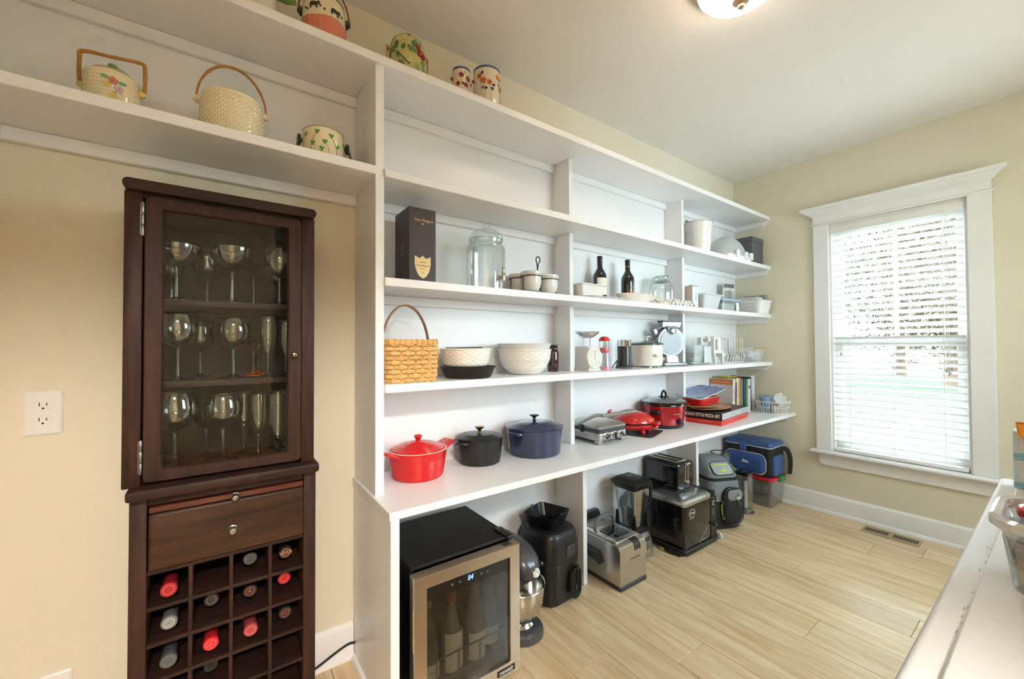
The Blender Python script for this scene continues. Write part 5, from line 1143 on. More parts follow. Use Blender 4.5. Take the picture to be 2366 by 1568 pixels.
for k in range(6):
    o = MB().lathe([(.001, 0), (.030, 0), (.033, .004), (.0352, .040), (.037, .041), (.037, .044), (.034, .044), (.031, .006), (.001, .004)], 28).build('plastic_cup', TRANSL('pale_blue_clear', '#a9c6e0', .4), None, loc=(.275, 3.205, Zc+.006+k*.0135))
    tag(o, 'pale blue plastic cup nested in the wire basket stack, ' + ORD[k], 'cup', 'nested blue cups in the wire basket')
t = thing('white_tub', 'round white plastic tub lying on its side in the wire basket', 'tub', (.325, 3.265, Zc+.085), -30)
MB().lathe([(.001, 0), (.036, 0), (.038, .004), (.040, .06), (.042, .062), (.042, .066), (.036, .067), (.034, .062), (.001, .060)], 32).xf(Matrix.Rotation(radians(68), 4, 'Y') @ Matrix.Translation((0, 0, -.03))).build('body', TRANSL('milky_plastic', '#eff1f1', .4), t)
t = thing('tissue_bundle', 'crumpled white tissue bundle at the back of the wire basket', 'tissue', (.330, 3.312, Zc+.012), 0)
m = MB(); rnd = random.Random(9)
for k in range(14): m.ell((rnd.uniform(-.03, .035), rnd.uniform(-.025, .012), .03+k*.006), rnd.uniform(.012, .02), rnd.uniform(.008, .014), rnd.uniform(.012, .02), 10, 6)
m.build('tissue', M('white_tissue', '#f2f2f1', .8, bump=.8, bscale=120), t)
pack(.345, 3.215, Zc+.006, 10, (.014, .03, .05), '#d9c9c6', 'small red and white packet inside the counter wire basket', txt=('MIX', .014, '#c04a50'))

# ================================================================ on the floor under the counter
# ---- wine fridge
t = thing('wine_fridge', 'black countertop wine fridge with stainless framed glass door', 'wine fridge', (.24, .665, 0))
BKM = M('black_textured_metal', '#0d0d0e', .45, bump=.3, bscale=600)
for a in ((-.18, .150, -.188, -.176, .012, .462), (-.18, .150, .176, .188, .012, .462), (-.18, .150, -.176, .176, .452, .462), (-.18, .150, -.176, .176, .012, .03), (-.18, -.168, -.176, .176, .03, .452)): MB().box(*a).build('cabinet_panel', BKM, t)
for x in (-.15, .14):
    for y in (-.16, .16): MB().lathe([(.014, 0), (.014, .012)], 14, (x, y, 0)).build('foot', BLKP, t)
m = MB(); O = [(p, q) for p, q in rr(.1945, .2165, .003, 2)]; I = [(p, q) for p, q in rr(.1535, .1775, .003, 2)]
def dl2(P, x): return [(x, p, .233+q) for p, q in P]
m.loft([dl2(O, .160), dl2(O, .194), dl2(rr(.193, .215, .003, 2), .197), dl2(rr(.155, .179, .003, 2), .197), dl2(I, .195), dl2(I, .160), dl2(O, .160)], False, False)
SSW = M('warm_stainless', '#cdbfae', .24, .95, var=.06, scale=20, stretch=(1, 1, 8))
d = m.build('door', SSW, t)
MB().box(.184, .187, -.1535, .1535, .0555, .366).build('glass_pane', GLASS('fridge_glass', '#d6d4cf', .06), d)
MB().box(.182, .188, -.1535, .1535, .366, .4105).build('control_strip', BLKG, d)
text('54', .020, EMIT('blue_display', '#5a74ff', 2.5), d, (.1884, 0, .390), FX, shear=.15, bold=.0006)
for y in (-.065, -.038, .042, .066): 
    mk = MB().lathe([(.0035, 0), (.0035, .0004), (.0025, .0004), (.0025, 0)], 12).xf(Matrix.Translation((.1882, y, .389)) @ Matrix.Rotation(radians(90), 4, 'Y')); mk.build('touch_icon', M('icon_grey', '#8a8a90', .5), d)
bd = MB().box(.197, .1985, .098, .170, .026, .046).build('badge', BLKP, d)
text('newair', .021, M('silver_print2', '#dcdcdc', .3, .3), bd, (.1988, .134, .0365), FX, bold=.0004)
MB().rbox(.165, .193, -.1975, -.1935, .235, .365, .002, .001).build('recessed_handle', M('warm_stainless', '#c4a27e'), d)
MB().rbox(.085, .172, .158, .190, .462, .470, .003, .002).build('top_hinge', BLKG, t)
for z in (.075,): 
    MB().box(-.165, .14, -.174, .174, .036, .040).build('wire_shelf', GREYP, t)
rail = MB()
for z in (.142,): rail.tube([(.148, -.172, z), (.148, .172, z)], .003, 6)
rail.tube([(.148, -.172, .075), (.148, .172, .075)], .003, 6)
for y in (-.1, -.02, .06, .14): rail.tube([(.148, y, .075), (.148, y, .142)], .002, 5)
rail.build('bottle_rail', GREYP, t)
CLB = [M('olive_bottle', '#4a4c3c', .1, coat=.5, var=.2), M('pale_bottle', '#6e6e62', .08, coat=.5, var=.2)]
def fbottle(x, y, k, label, lab, h=1., txt='', foil='#a0483a'):
    b = thing('wine_bottle', label, 'wine bottle', (x, y, .0405), 0, 'wine bottles inside the wine fridge')
    MB().lathe([(.001, 0), (.033, 0), (.036, .004), (.0365, .10*h), (.034, .13*h), (.024, .18*h), (.0145, .225*h), (.0135, .27*h), (.0135, .275*h)], 30).build('glass_body', CLB[k], b)
    MB().lathe([(.0142, .245*h), (.0142, .292*h), (.013, .2935*h), (.001, .2935*h)], 24).build('capsule', M('foil_'+foil[1:], foil, .35, .3), b)
    lo = MB().loft([[(.0372*cos(a), .0372*sin(a), z) for a in [radians(-62+124*i/16) for i in range(17)]] for z in (.022, .022+lab)], False, False, False).build('paper_label', M('cream_label', '#d9d4c4', .7, var=.08, scale=60), b)
    if txt: text(txt, .010, M('label_ink2', '#5a564c', .5), lo, (.0382, .0, .022+lab*.55), FX, sx=.75)
fbottle(.33, .56, 0, 'green wine bottle with cream label at the left inside the wine fridge', .055, 1.0, 'VALC', '#6d7a34')
fbottle(.335, .645, 1, 'pale wine bottle with tall cream label second inside the wine fridge', .125, .95, 'Schliess', '#8e3a34')
fbottle(.335, .735, 1, 'slim wine bottle with orange capsule third inside the wine fridge', .09, 1.15, 'CODE', '#a0483a')
fbottle(.30, .815, 0, 'wine bottle with short cream label at the right inside the wine fridge', .06, 1.2, 'VALCOMBE', '#4a4640')
# ---- stand mixer
t = thing('stand_mixer', 'slate grey stand mixer with polished steel bowl', 'stand mixer', (.22, .985, 0), 0)
SLT = M('slate_grey_enamel', '#4d4c50', .3, .2, coat=.4)
MB().loft([[(p-.002, q, z) for p, q in rr(.150-w, .084-w, .082-w, 10)] for w, z in ((.004, 0), (0, .004), (0, .020), (.004, .029), (.014, .035), (.03, .0365))]).build('base', SLT, t)
L = []
for z, x0, x1, w in ((.03, -.145, -.04, .05), (.10, -.145, -.065, .042), (.18, -.145, -.07, .042), (.23, -.15, -.04, .046)): L.append([((x0+x1)/2+p, q, z) for p, q in rr((x1-x0)/2, w, .03, 4)])
MB().loft(L).build('column', SLT, t)
L = []
for x, w, zb, zt in ((-.165, .03, .25, .315), (-.15, .05, .235, .335), (-.08, .062, .225, .352), (0, .066, .222, .356), (.06, .064, .222, .345), (.10, .056, .225, .325), (.125, .040, .232, .300), (.136, .02, .245, .28)): L.append([(x, p, (zb+zt)/2+q) for p, q in rr(w, (zt-zb)/2, min(w, (zt-zb)/2)*.85, 6)])
hd_ = MB().loft(L).build('motor_head', SLT, t, sharp=60)
MB().lathe([(.045, .205), (.05, .208), (.05, .226), (.042, .228)], 36, (.045, 0, 0)).build('head_collar', M('chrome_band', '#bdbab4', .2, 1.), hd_)
bnd = MB().rbox(-.06, .108, -.067, .067, .238, .258, .05, .002, 8, 1); bnd.build('silver_band', M('satin_band', '#d8d3c8', .4, .1), hd_)
text('KitchenAid', .017, M('black_print', '#1a1a1a', .4), hd_, (.046, .0676, .248), (pi/2, 0, pi)); text('KitchenAid', .016, M('black_print', '#1a1a1a', .4), hd_, (.094, -.002, .248), FX, sx=.8)
MB().lathe([(.017, 0), (.0185, .003), (.0185, .012), (.016, .014), (.001, .0145)], 26).xf(Matrix.Translation((.128, .012, .264)) @ Matrix.Rotation(radians(90), 4, 'Y')).build('hub_cap', CHROME, hd_)
MB().lathe([(.004, 0), (.004, .018), (.010, .02), (.011, .028), (.008, .034), (.001, .035)], 16).xf(Matrix.Translation((.118, .028, .272)) @ Matrix.Rotation(radians(-75), 4, 'X')).build('hub_screw', BLKG, hd_)
MB().lathe([(.008, .165), (.009, .172), (.006, .178), (.009, .205)], 14, (.045, 0, 0)).build('beater_shaft', STEEL, hd_)
bw = MB().lathe([(.001, .046), (.045, .046), (.05, .050), (.062, .058), (.083, .085), (.096, .125), (.101, .165), (.102, .188), (.105, .1905), (.1035, .193), (.1, .190), (.094, .125), (.08, .088), (.05, .056), (.001, .053)], 52, (.045, 0, 0)).build('steel_bowl', M('polished_steel_bowl', '#cfcac2', .16, 1.), t)
MB().lathe([(.056, .034), (.058, .037), (.050, .046), (.045, .047)], 40, (.045, 0, 0)).build('bowl_foot', CHROME, bw)
MB().tube(bez([(.10, -.086, .175), (.125, -.106, .165), (.125, -.106, .095), (.102, -.078, .08)], 6), .006, 8, flat=1.6).build('bowl_handle', CHROME, bw)
# ---- air fryer seen from behind
t = thing('air_fryer', 'black air fryer turned backwards with wound power cord', 'air fryer', (.142, 1.245, 0), 6)
BKS = M('black_satin_plastic', '#161617', .38, coat=.1)
L = []
for z, hx_, hy_, r in ((0.004, .105, .098, .055), (.012, .112, .104, .06), (.10, .118, .110, .065), (.19, .120, .112, .066)): L.append([(p, q, z) for p, q in rr(hx_, hy_, r, 8)])
MB().loft(L).build('lower_body', BKS, t)
L = []
for z, hx_, hy_, r in ((.191, .1195, .1115, .066), (.25, .118, .110, .066), (.292, .112, .104, .064), (.304, .106, .098, .06)): L.append([(p, q, z) for p, q in rr(hx_, hy_, r, 8)])
MB().loft(L).build('upper_body', BKS, t)
L = []
for z, i in ((.3045, 0), (.310, .002), (.312, .006)): L.append([(p, q, z) for p, q in rr(.104-i, .096-i, .06, 8)])
MB().loft(L).build('top_lid', M('black_matte_top', '#1b1b1c', .5), t)
g = MB().rbox(.112, .1215, -.010, .050, .206, .258, .002, .002, 2, 1).build('vent_frame', BKS, t)
for j in range(6):
    MB().box(.1205, .1222, -.006, .018, .210+j*.0078, .2138+j*.0078).build('vent_slat', GREYP, g); MB().box(.1205, .1222, .022, .046, .210+j*.0078, .2138+j*.0078).build('vent_slat', GREYP, g)
MB().rbox(.110, .124, .012, .058, .045, .135, .01, .004).build('cord_hook_plate', BKS, t)
CB = M('black_rubber_cord', '#111111', .5)
for k in range(4):
    w_, h_ = .022+.003*k, .052+.004*k
    MB().tube([(.127+.003*k, .036+p, .085+q) for p, q in rr(w_, h_, w_*.95, 6)], .0034, 7, True).build('cord_loop', CB, t)
MB().tube(bez([(.135, .030, .04), (.137, .026, .06), (.137, .04, .10), (.134, .046, .146)], 5), .0036, 7).build('cord_end', CB, t)
p_ = MB().rbox(.127, .141, .036, .054, .142, .160, .004, .003).build('plug', CB, t)
for y in (.041, .049): MB().box(.133, .135, y-.001, y+.001, .160, .176).build('prong', CHROME, p_)
for s in (-1, 1):
    for x in (-.07, .07): MB().lathe([(.01, 0), (.01, .005)], 10, (x, s*.06, 0)).build('foot', BLKP, t)
t = thing('silicone_liner', 'black pleated silicone basket liner on top of the air fryer', 'liner', (.135, 1.242, .3125), 18)
SIL = M('black_silicone', '#101011', .3, coat=.2); L = []
def pl(hx_, hy_, z, amp, off=0):
    P = resamp(rr(hx_-off, hy_-off, .022, 5), 128); out = []
    for i, (x, y) in enumerate(P):
        k = amp*sin(i*pi/2) if (i % 32) > 9 or True else 0; n_ = sqrt(x*x+y*y); out.append((x+k*x/n_, y+k*y/n_, z))
    return out
MB().loft([pl(.062, .062, 0, .0006), pl(.066, .066, .006, .001), pl(.082, .082, .058, .0018), pl(.084, .084, .060, .0018), pl(.082, .082, .0605, .0018, .001), pl(.065, .065, .006, .001, .001), pl(.02, .02, .004, 0)]).build('basket', SIL, t)
for s in (-1, 1): MB().tube(arc((s*.083, 0, .056), .012, 0, 180, 8, 'yz'), .002, 6).build('loop_handle', SIL, t)
for i in range(9):
    MB().tube([(-.054+i*.0135, -.055, .008), (-.054+i*.0135, .055, .008)], .0022, 6).build('floor_rib', SIL, t)
# ---- deep fryer
t = thing('deep_fryer', 'brushed stainless deep fryer with viewing window and arched handle', 'deep fryer', (.195, 1.605, 0), 0)
SSF = M('brushed_stainless_fryer', '#c8c4be', .24, .95, var=.12, scale=14, stretch=(10, 10, 1))
MB().rbox(-.150, .155, -.0985, .0985, 0, .022, .012, .006).build('base_skirt', M('dark_grey_base', '#3d3e40', .5), t)
P = [(-.148, .02), (.150, .02), (.150, .178), (.146, .192), (.134, .201), (.118, .204), (-.148, .204)]
MB().loft([[(x*f, y, .02+(z-.02)*f2) for x, z in P] for y, f, f2 in ((-.0965, .985, .985), (-.094, 1, 1), (.094, 1, 1), (.0965, .985, .985))]).build('body', SSF, t)
l = MB().rbox(-.146, .118, -.088, .088, .2035, .212, .014, .004).build('lid', SSF, t)
MB().rbox(-.02, .085, -.058, .058, .2118, .2145, .014, .001).build('window', BLKG, l)
MB().rbox(-.135, -.055, -.060, .060, .2118, .2150, .010, .001).build('filter_grille', M('filter_grey', '#8e8a84', .4, .6), l)
MB().tube(bez([(-.03, -.070, .208), (-.03, -.066, .245), (-.03, -.045, .268), (-.03, 0, .276), (-.03, .045, .268), (-.03, .066, .245), (-.03, .070, .208)], 6), .0095, 10, flat=.7).build('arched_handle', M('grey_handle', '#6b6c6e', .4), l)
g = M('dark_grey_base', '#3d3e40', .5)
for k in range(3): MB().tube(bez([(.075, .012+k*.016, .205), (.11, .012+k*.016, .207), (.135, .012+k*.016, .202), (.149, .012+k*.016, .186), (.1515, .012+k*.016, .165)], 5), .0045, 6).build('lid_latch_rib', g, t)
MB().prism([(-.095, .135), (.015, .135), (.03, .110), (.035, .085), (.015, .10), (-.095, .105)], -.118, -.0955, 'y').build('side_handle', g, t)
text('WARING PRO', .011, M('etched', '#9d968c', .4, .8), t, (.1508, .01, .13), FX)
# ---- flat black appliance behind the fryer
t = thing('flat_appliance', 'low black lidded appliance behind the deep fryer', 'appliance', (.0505, 1.62, 0), 0)
MB().rbox(-.038, -.006, -.09, .06, 0, .2, .01, .004).build('body', BLKP, t)
L = []
for z, i in ((.2, 0), (.225, .002), (.243, .012)): L.append([(-.021+p*.5, .0+q, z) for p, q in rr(.038-i, .092-i, .015, 4)])
MB().loft(L).build('curved_lid', BLKP, t)
# ---- blender
t = thing('blender', 'black and silver blender with clear square jar', 'blender', (.150, 1.842, 0), 0)
L = []
for z, hx_, hy_ in ((.008, .088, .078), (.02, .090, .080), (.09, .084, .074), (.135, .072, .062)): L.append([(p, q, z) for p, q in rr(hx_, hy_, .02, 4)])
MB().loft(L).build('motor_base', SAT, t)
for s in (-1, 1):
    for x in (-.065, .070): MB().rbox(x-.012, x+.012, s*.06-.012, s*.06+.012, 0, .012, .004, .002).build('foot', BLKP, t)
pn = MB().prism([(-.05, .032), (.05, .032), (.045, .112), (-.045, .112)], .0, .003, 'x').xf(Matrix.Translation((.0885, 0, 0)) @ Matrix.Rotation(radians(-5), 4, 'Y')).build('control_panel', BLKG, t)
for j in range(3):
    for k in range(3): MB().rbox(-.008, .008, -.006, .006, 0, .002, .003, .001).xf(Matrix.Translation((.0905-.0017*j*2.2, -.026+k*.026, .048+j*.021)) @ Matrix.Rotation(radians(85), 4, 'Y')).build('button', CHROME if j == 0 else GREYP, pn)
MB().rbox(-.066, .066, -.058, .058, .134, .158, .014, .004).build('jar_seat', BLKP, t)
for sx in (-1, 1):
    for sy in (-1, 1): MB().prism([(-.012, .156), (.012, .156), (.004, .235), (-.004, .235)], -.004, .004, 'y').xf(Matrix.Translation((sx*.058, sy*.05, 0)) @ Matrix.Rotation(radians(0 if sx > 0 else 180), 4, 'Z')).build('jar_bracket', BLKP, t)
frust(.052, .046, .068, .062, .158, .372, .012, .0022).build('jar', GLASS('blender_jar', '#e9ecec', .2), t)
bl_ = MB().tube([(0, 0, .160), (0, 0, .35)], .006, 10)
for k, z in enumerate((.18, .225, .27)): bl_.tube([(-.03*cos(k*1.2), -.03*sin(k*1.2), z+.006), (0, 0, z), (.03*cos(k*1.2), .03*sin(k*1.2), z+.006)], [.001, .004, .001], 6)
bl_.build('blade_stack', M('dark_blade', '#3c3d40', .3, .6), t)
L = []
for z, hx_, hy_ in ((.362, .066, .060), (.372, .072, .066), (.398, .086, .080), (.402, .086, .080), (.420, .062, .056), (.422, .056, .05)): L.append([(p, q, z) for p, q in rr(hx_, hy_, .014, 3)])
ld = MB().loft(L).build('lid', BLKP, t)
MB().rbox(-.004, .004, -.035, .015, .422, .429, .003, .002).build('lid_grip', GREYP, ld); MB().rbox(-.05, -.042, -.03, .0, .421, .426, .003, .002).build('pour_tab', GREYP, ld)
MB().tube(bez([(.02, .060, .385), (.03, .098, .380), (.036, .120, .365), (.036, .122, .300), (.030, .112, .262), (.02, .070, .232), (.015, .055, .20)], 5), .0105, 8, flat=.8).build('handle', BLKP, t)
# ---- indoor turkey fryer
t = thing('electric_fryer', 'large black electric turkey fryer with silver lid', 'fryer', (.185, 2.205, 0), 0)
BKF = M('black_gloss_metal', '#171616', .12, .3, coat=.5)
MB().rbox(-.150, .172, -.172, .172, .0, .03, .03, .010).build('base', M('black_base', '#1d1d1e', .35), t)
MB().rbox(-.145, .160, -.165, .165, .028, .262, .022, .004).build('body', BKF, t)
L = []
for z, i, hx0, hx1 in ((.262, -.002, -.147, .162), (.278, -.002, -.147, .162), (.290, .004, -.143, .152), (.296, .018, -.13, .135)): L.append([((hx0+hx1)/2+p, -.028+q, z) for p, q in rr((hx1-hx0)/2, .139-i, .02, 4)])
MB().loft(L).build('lid', M('silver_lid', '#b9b9b6', .25, .9), t)
MB().rbox(-.147, .155, .114, .167, .262, .284, .008, .004).build('control_hood', BLKP, t)
MB().box(.1601, .1625, .100, .160, .03, .262).build('control_panel', BLKP, t)
k = MB().lathe([(.016, 0), (.016, .006), (.012, .014), (.001, .015)], 22).xf(Matrix.Translation((.1625, .132, .105)) @ Matrix.Rotation(radians(90), 4, 'Y')).build('dial', BLKG, t)
SV = M('silver_print', '#d0c8c8', .4)
for i in range(9):
    a = radians(-220+i*32); MB().box(.1626, .1631, .132+.023*cos(a)-.0012, .132+.023*cos(a)+.0012, .105+.023*sin(a)-.0012, .105+.023*sin(a)+.0012).build('dial_mark', SV, t)
MB().box(.1626, .165, .118, .138, .214, .236).build('switch_frame', SV, t); MB().box(.165, .168, .122, .134, .218, .232).build('switch', BLKP, t)
for z in (.185, .170, .158): MB().box(.1626, .1630, .120, .128, z, z+.006).build('indicator', SV, t)
o_ = MB().loft([[(.1612, -.095+.030*f*cos(2*pi*i/28), .218+.021*f*sin(2*pi*i/28)) for i in range(28)] for f in (1, .86)], False, False).build('logo_ring', SV, t)
text('BUTTERBALL', .0115, SV, o_, (.1612, -.095, .218), FX, sx=.62, bold=.0003); text('INDOOR FRYER', .006, SV, t, (.1612, -.095, .190), FX)
text('Professional Series', .009, SV, t, (.1612, .035, .045), FX, shear=.3)
MB().tube([(.1612, -.02, .035), (.1612, .06, .105)], .0006, 4).build('accent_line', SV, t)
MB().tube(bez([(-.10, -.17, .02), (.02, -.19, .012), (.09, -.200, .010), (.135, -.185, .012)], 6), .006, 8).build('power_lead', CB, t); MB().rbox(.12, .15, -.195, -.175, .003, .021, .004, .003).build('plug', CB, t)
MB().box(.03, .055, -.2055, -.2025, .004, .018).build('yellow_tag', M('yellow_tag', '#d6c62c', .5), t)
MB().lathe([(.001, 0), (.014, 0), (.016, .006), (.016, .018), (.001, .02)], 16).xf(Matrix.Translation((.165, .195, .022)) @ Matrix.Rotation(radians(90), 4, 'X')).build('drain_tap', M('pale_grey_plastic', '#cfd2d6', .4), t)
MB().tube(bez([(.13, .172, .022), (.15, .185, .016), (.178, .195, .012), (.165, .215, .01)], 5), .005, 8).build('drain_hose', M('pale_grey_plastic', '#cfd2d6', .4), t)
# ---- toaster on top
t = thing('toaster', 'glossy black two-slice toaster standing on the turkey fryer', 'toaster', (.125, 2.215, .2965), 0)
P = rr(.083, .0775, .025, 5)
L = []
for x, f in ((-.105, .9), (-.100, .97), (-.08, 1), (.10, 1), (.120, .97), (.126, .9)): L.append([(x, p*f, .085+q*f) for p, q in P])
MB().loft(L).build('shell', M('black_gloss_toaster', '#0e0e0f', .1, coat=.6), t)
MB().rbox(-.095, .115, -.078, .078, 0, .010, .01, .003).build('base', BLKP, t)
tp = MB().rbox(-.085, .100, -.052, .052, .1615, .1645, .01, .001).build('top_plate', CHROME, t)
for y in (-.026, .026): MB().box(-.075, .090, y-.012, y+.012, .1644, .1652).build('slot', M('slot_dark', '#241f1c', .7), tp)
MB().tube([(.1275, p, .095+q) for p, q in rr(.014, .052, .0135, 5)], .004, 7, True).build('lever_frame', CHROME, t)
lv = MB().rbox(.126, .142, -.020, .020, .148, .158, .004, .003).build('lever', CHROME, t)
MB().lathe([(.013, 0), (.014, .004), (.011, .012), (.001, .013)], 20).xf(Matrix.Translation((.126, .0, .048)) @ Matrix.Rotation(radians(90), 4, 'Y')).build('dial', CHROME, t)
MB().box(.1262, .1272, -.060, -.035, .016, .022).build('badge', SV, t)
MB().rbox(-.11, .02, -.155, -.085, 0, .006, .01, .002).build('crumb_tray', BLKP, t)
# ---- cooler backpack
t = thing('cooler_backpack', 'grey and black cooler backpack with lime green zips', 'backpack', (.215, 2.605, 0), -24); t.scale = (.95, .95, .95)
FG = M('grey_bag_fabric', '#7f8488', .8, var=.08, scale=60, bump=.3, bscale=300); FB = M('black_bag_fabric', '#1f2023', .75, var=.1, scale=60, bump=.3, bscale=300); LIME = M('lime_zip', '#b7d94a', .6)
def bag(secs, n=6): return MB().loft([[(cx_+p, q, z) for p, q in rr(hx_, hy_, r, n)] for z, cx_, hx_, hy_, r in secs])
bag(((.002, 0, .108, .105, .05), (.012, 0, .118, .118, .055), (.10, 0, .122, .123, .06), (.185, 0, .120, .122, .06))).build('lower_body', FB, t)
bag(((.185, 0, .1205, .1225, .06), (.24, 0, .118, .121, .06), (.315, -.004, .110, .116, .06))).build('upper_body', FG, t)
bag(((.311, -.004, .114, .120, .06), (.325, -.004, .114, .120, .06), (.329, -.004, .110, .116, .06))).build('zip_band', FB, t)
fl_ = bag(((.328, -.006, .108, .114, .06), (.36, -.014, .098, .110, .06), (.40, -.030, .075, .100, .05), (.432, -.045, .052, .085, .04), (.440, -.05, .04, .07, .03))).build('top_flap', FG, t)
MB().loft([[(p, q, z) for p, q in rr(.047-i, .074-i, .03, 5)] for z, i in ((-.006, 0), (.003, .001), (.006, .006))]).xf(Matrix.Translation((.064, 0, .379)) @ Matrix.Rotation(radians(45), 4, 'Y')).build('flap_panel', M('light_grey_fabric', '#a6abae', .75, var=.1, scale=60), fl_)
MB().tube([(p, q, .002) for p, q in rr(.048, .075, .03, 5)], .003, 6, True).xf(Matrix.Translation((.064, 0, .379)) @ Matrix.Rotation(radians(45), 4, 'Y')).build('flap_piping', BLKP, fl_)
MB().rbox(-.027, -.018, -.055, .055, .0055, .0085, .003, .001).xf(Matrix.Translation((.064, 0, .379)) @ Matrix.Rotation(radians(45), 4, 'Y')).build('lime_strip', LIME, fl_)
for s in (-1, 1): MB().tube(bez([(.045, s*.082, .40), (.063, s*.092, .380), (.078, s*.096, .362)], 4), .0025, 6).build('zip_pull', LIME, fl_)
MB().prism([(-.022, -.01), (-.008, .016), (-.002, .006), (.006, .012), (.022, -.01)], 0, .002, 'x').xf(Matrix.Translation((.081, .0, .371)) @ Matrix.Rotation(radians(-45), 4, 'Y')).build('peak_logo', LIME, fl_)
pk = MB().loft([[(x, .025+p, .155+q) for p, q in rr(.072-i, .118-i, .06, 6)] for x, i in ((.105, 0), (.135, .002), (.150, .014), (.154, .03))]).build('front_pocket', FB, t)
MB().loft([[(x, .027+p, .232+q) for p, q in rr(.055-i, .034-i, .028, 5)] for x, i in ((.150, 0), (.1555, .002), (.157, .008))]).build('grey_panel', FG, pk)
MB().tube([(.139, .025+p, .155+q) for p, q in rr(.0735, .1195, .061, 6)], .0035, 6, True).build('piping', BLKP, pk)
MB().tube(bez([(.158, .04, .245), (.164, .043, .225), (.163, .040, .205), (.166, .048, .185), (.165, .055, .168)], 4), .006, 6, flat=.3).build('buckle_strap', M('pale_strap', '#c9cccb', .6), pk); MB().rbox(.158, .166, .028, .056, .208, .224, .003, .002).build('buckle', M('pale_strap', '#c9cccb', .6), pk)
MB().tube(bez([(.128, -.052, .17), (.132, -.056, .14), (.131, -.05, .10)], 4), .004, 6).build('zip_pull', LIME, pk)
for z in (.175, .075): MB().rbox(.13, .138, -.052, -.036, z, z+.02, .003, .002).build('fabric_tab', M('pale_tab', '#cfcbb8', .6), pk)
for s in (-1, 1): MB().tube(bez([(-.06, s*.09, .33), (-.09, s*.135, .30), (-.06, s*.142, .22), (-.07, s*.13, .10)], 5), .012, 8, flat=.35).build('shoulder_strap', FB, t)
MB().tube(bez([(-.05, -.112, .315), (-.02, -.135, .30), (.03, -.138, .27)], 4), .004, 6).build('lime_pull', LIME, t)
# ---- clear canisters
t = thing('glass_cylinder', 'clear glass cylinder with dark rim behind the backpack', 'vase', (.10, 2.905, 0))
MB().lathe([(.001, 0), (.060, 0), (.062, .004), (.064, .375), (.062, .375), (.060, .008), (.001, .008)], 40).build('glass_body', CLEARG, t)
MB().lathe([(.0645, .370), (.0665, .373), (.0645, .378), (.0615, .377)], 40, cap=False).build('dark_rim', M('dark_rim', '#4a4745', .3, .3), t)
t = thing('cereal_dispenser', 'tall clear square canister with black lid and steel foot', 'canister', (.250, 2.925, 0), 0)
MB().lathe([(.001, 0), (.056, 0), (.058, .003), (.058, .006), (.05, .009), (.001, .009)], 36).build('foot_disc', STEEL, t)
MB().rbox(-.040, .040, -.046, .046, .008, .024, .010, .003).build('steel_collar', STEEL, t)
frust(.038, .044, .043, .048, .024, .262, .008, .002).build('clear_body', CLEARG, t)
MB().rbox(-.046, .046, -.052, .052, .256, .276, .008, .004).build('lid', BLKG, t)
MB().tube([(.005, 0, .03), (.005, 0, .21)], .012, 10).build('inner_scoop', M('pale_grey_plastic', '#cfd2d6', .4), t)
t = thing('glass_canister', 'shorter clear canister with black lid beside the tall one', 'canister', (.222, 2.800, 0), 0)
frust(.030, .030, .034, .034, 0, .235, .008, .002).build('clear_body', CLEARG, t)
MB().rbox(-.036, .036, -.036, .036, .233, .248, .008, .004).build('lid', BLKG, t)
# ---- storage tub with lid and cooler bag on top
t = thing('storage_tub', 'clear plastic storage tub with red lid and green handles', 'tub', (.185, 3.222, 0), 0)
frust(.150, .100, .166, .114, 0, .188, .022, .003, 5).build('body', GLASS('tub_plastic', '#eef0ef', .14, .08, .07, '#dfe2e2'), t)
l = MB().loft([[(p, q, z) for p, q in rr(.166+w, .114+w, .026, 5)] for w, z in ((.002, .186), (.007, .188), (.008, .204), (.004, .210), (-.01, .212))]).build('lid', M('red_lid_plastic', '#cf2233', .3, coat=.2), t)
for s, (x, y, hx_, hy_) in enumerate(((.172, .02, .010, .045),)): MB().rbox(x-hx_, x+hx_+.004, y-hy_, y+hy_, .176, .214, .006, .004).build('green_handle', M('green_plastic', '#1f8a48', .3), t)
for k, (x, y, z, hx_, hy_, hz, c, s_) in enumerate(((-.05, -.06, .004, .05, .03, .075, '#4a3128', 'HERSHEYS'), (.06, -.055, .004, .055, .032, .07, '#55392c', "HERSHEY'S"), (-.04, -.05, .085, .06, .03, .05, '#54688c', None), (.06, .03, .004, .06, .035, .05, '#6a6460', None), (.05, -.05, .08, .05, .03, .06, '#7a7672', None))):
    o = MB().rbox(x-hx_, x+hx_, y-hy_, y+hy_, z, z+hz, .008, .006).build('snack_bag', M('snack_'+c[1:], c, .4, var=.3, scale=30), t)
    if s_: text(s_, .020, M('ink_pale2', '#cfc6bc', .5), o, (x, y-hy_-.0006, z+.025), FYN)
t = thing('cooler_bag', 'blue and black soft cooler bag on top of the red-lidded tub', 'cooler bag', (.190, 3.215, .2125), 0)
BLU = M('blue_nylon', '#33549c', .45, var=.25, scale=150, sheen=.3); BLS = M('blue_shiny_nylon', '#3d5f98', .35, var=.2, scale=30); BKN = M('black_nylon', '#17181c', .55)
MB().loft([[(p, q, z) for p, q in rr(hx_, hy_, .02, 4)] for z, hx_, hy_ in ((0, .148, .108), (.008, .154, .114), (.10, .156, .116), (.20, .154, .114))]).build('body', BKN, t)
MB().loft([[(p, q, z) for p, q in rr(hx_, hy_, .02, 4)] for z, hx_, hy_ in ((.2, .156, .116), (.204, .158, .118), (.222, .158, .118), (.234, .152, .112), (.240, .12, .09))]).build('lid', BLS, t)
MB().tube([(p, q, .205) for p, q in rr(.1585, .1185, .02, 4)], .003, 6, True).build('white_piping', M('pale_piping', '#d2d6dc', .5), t)
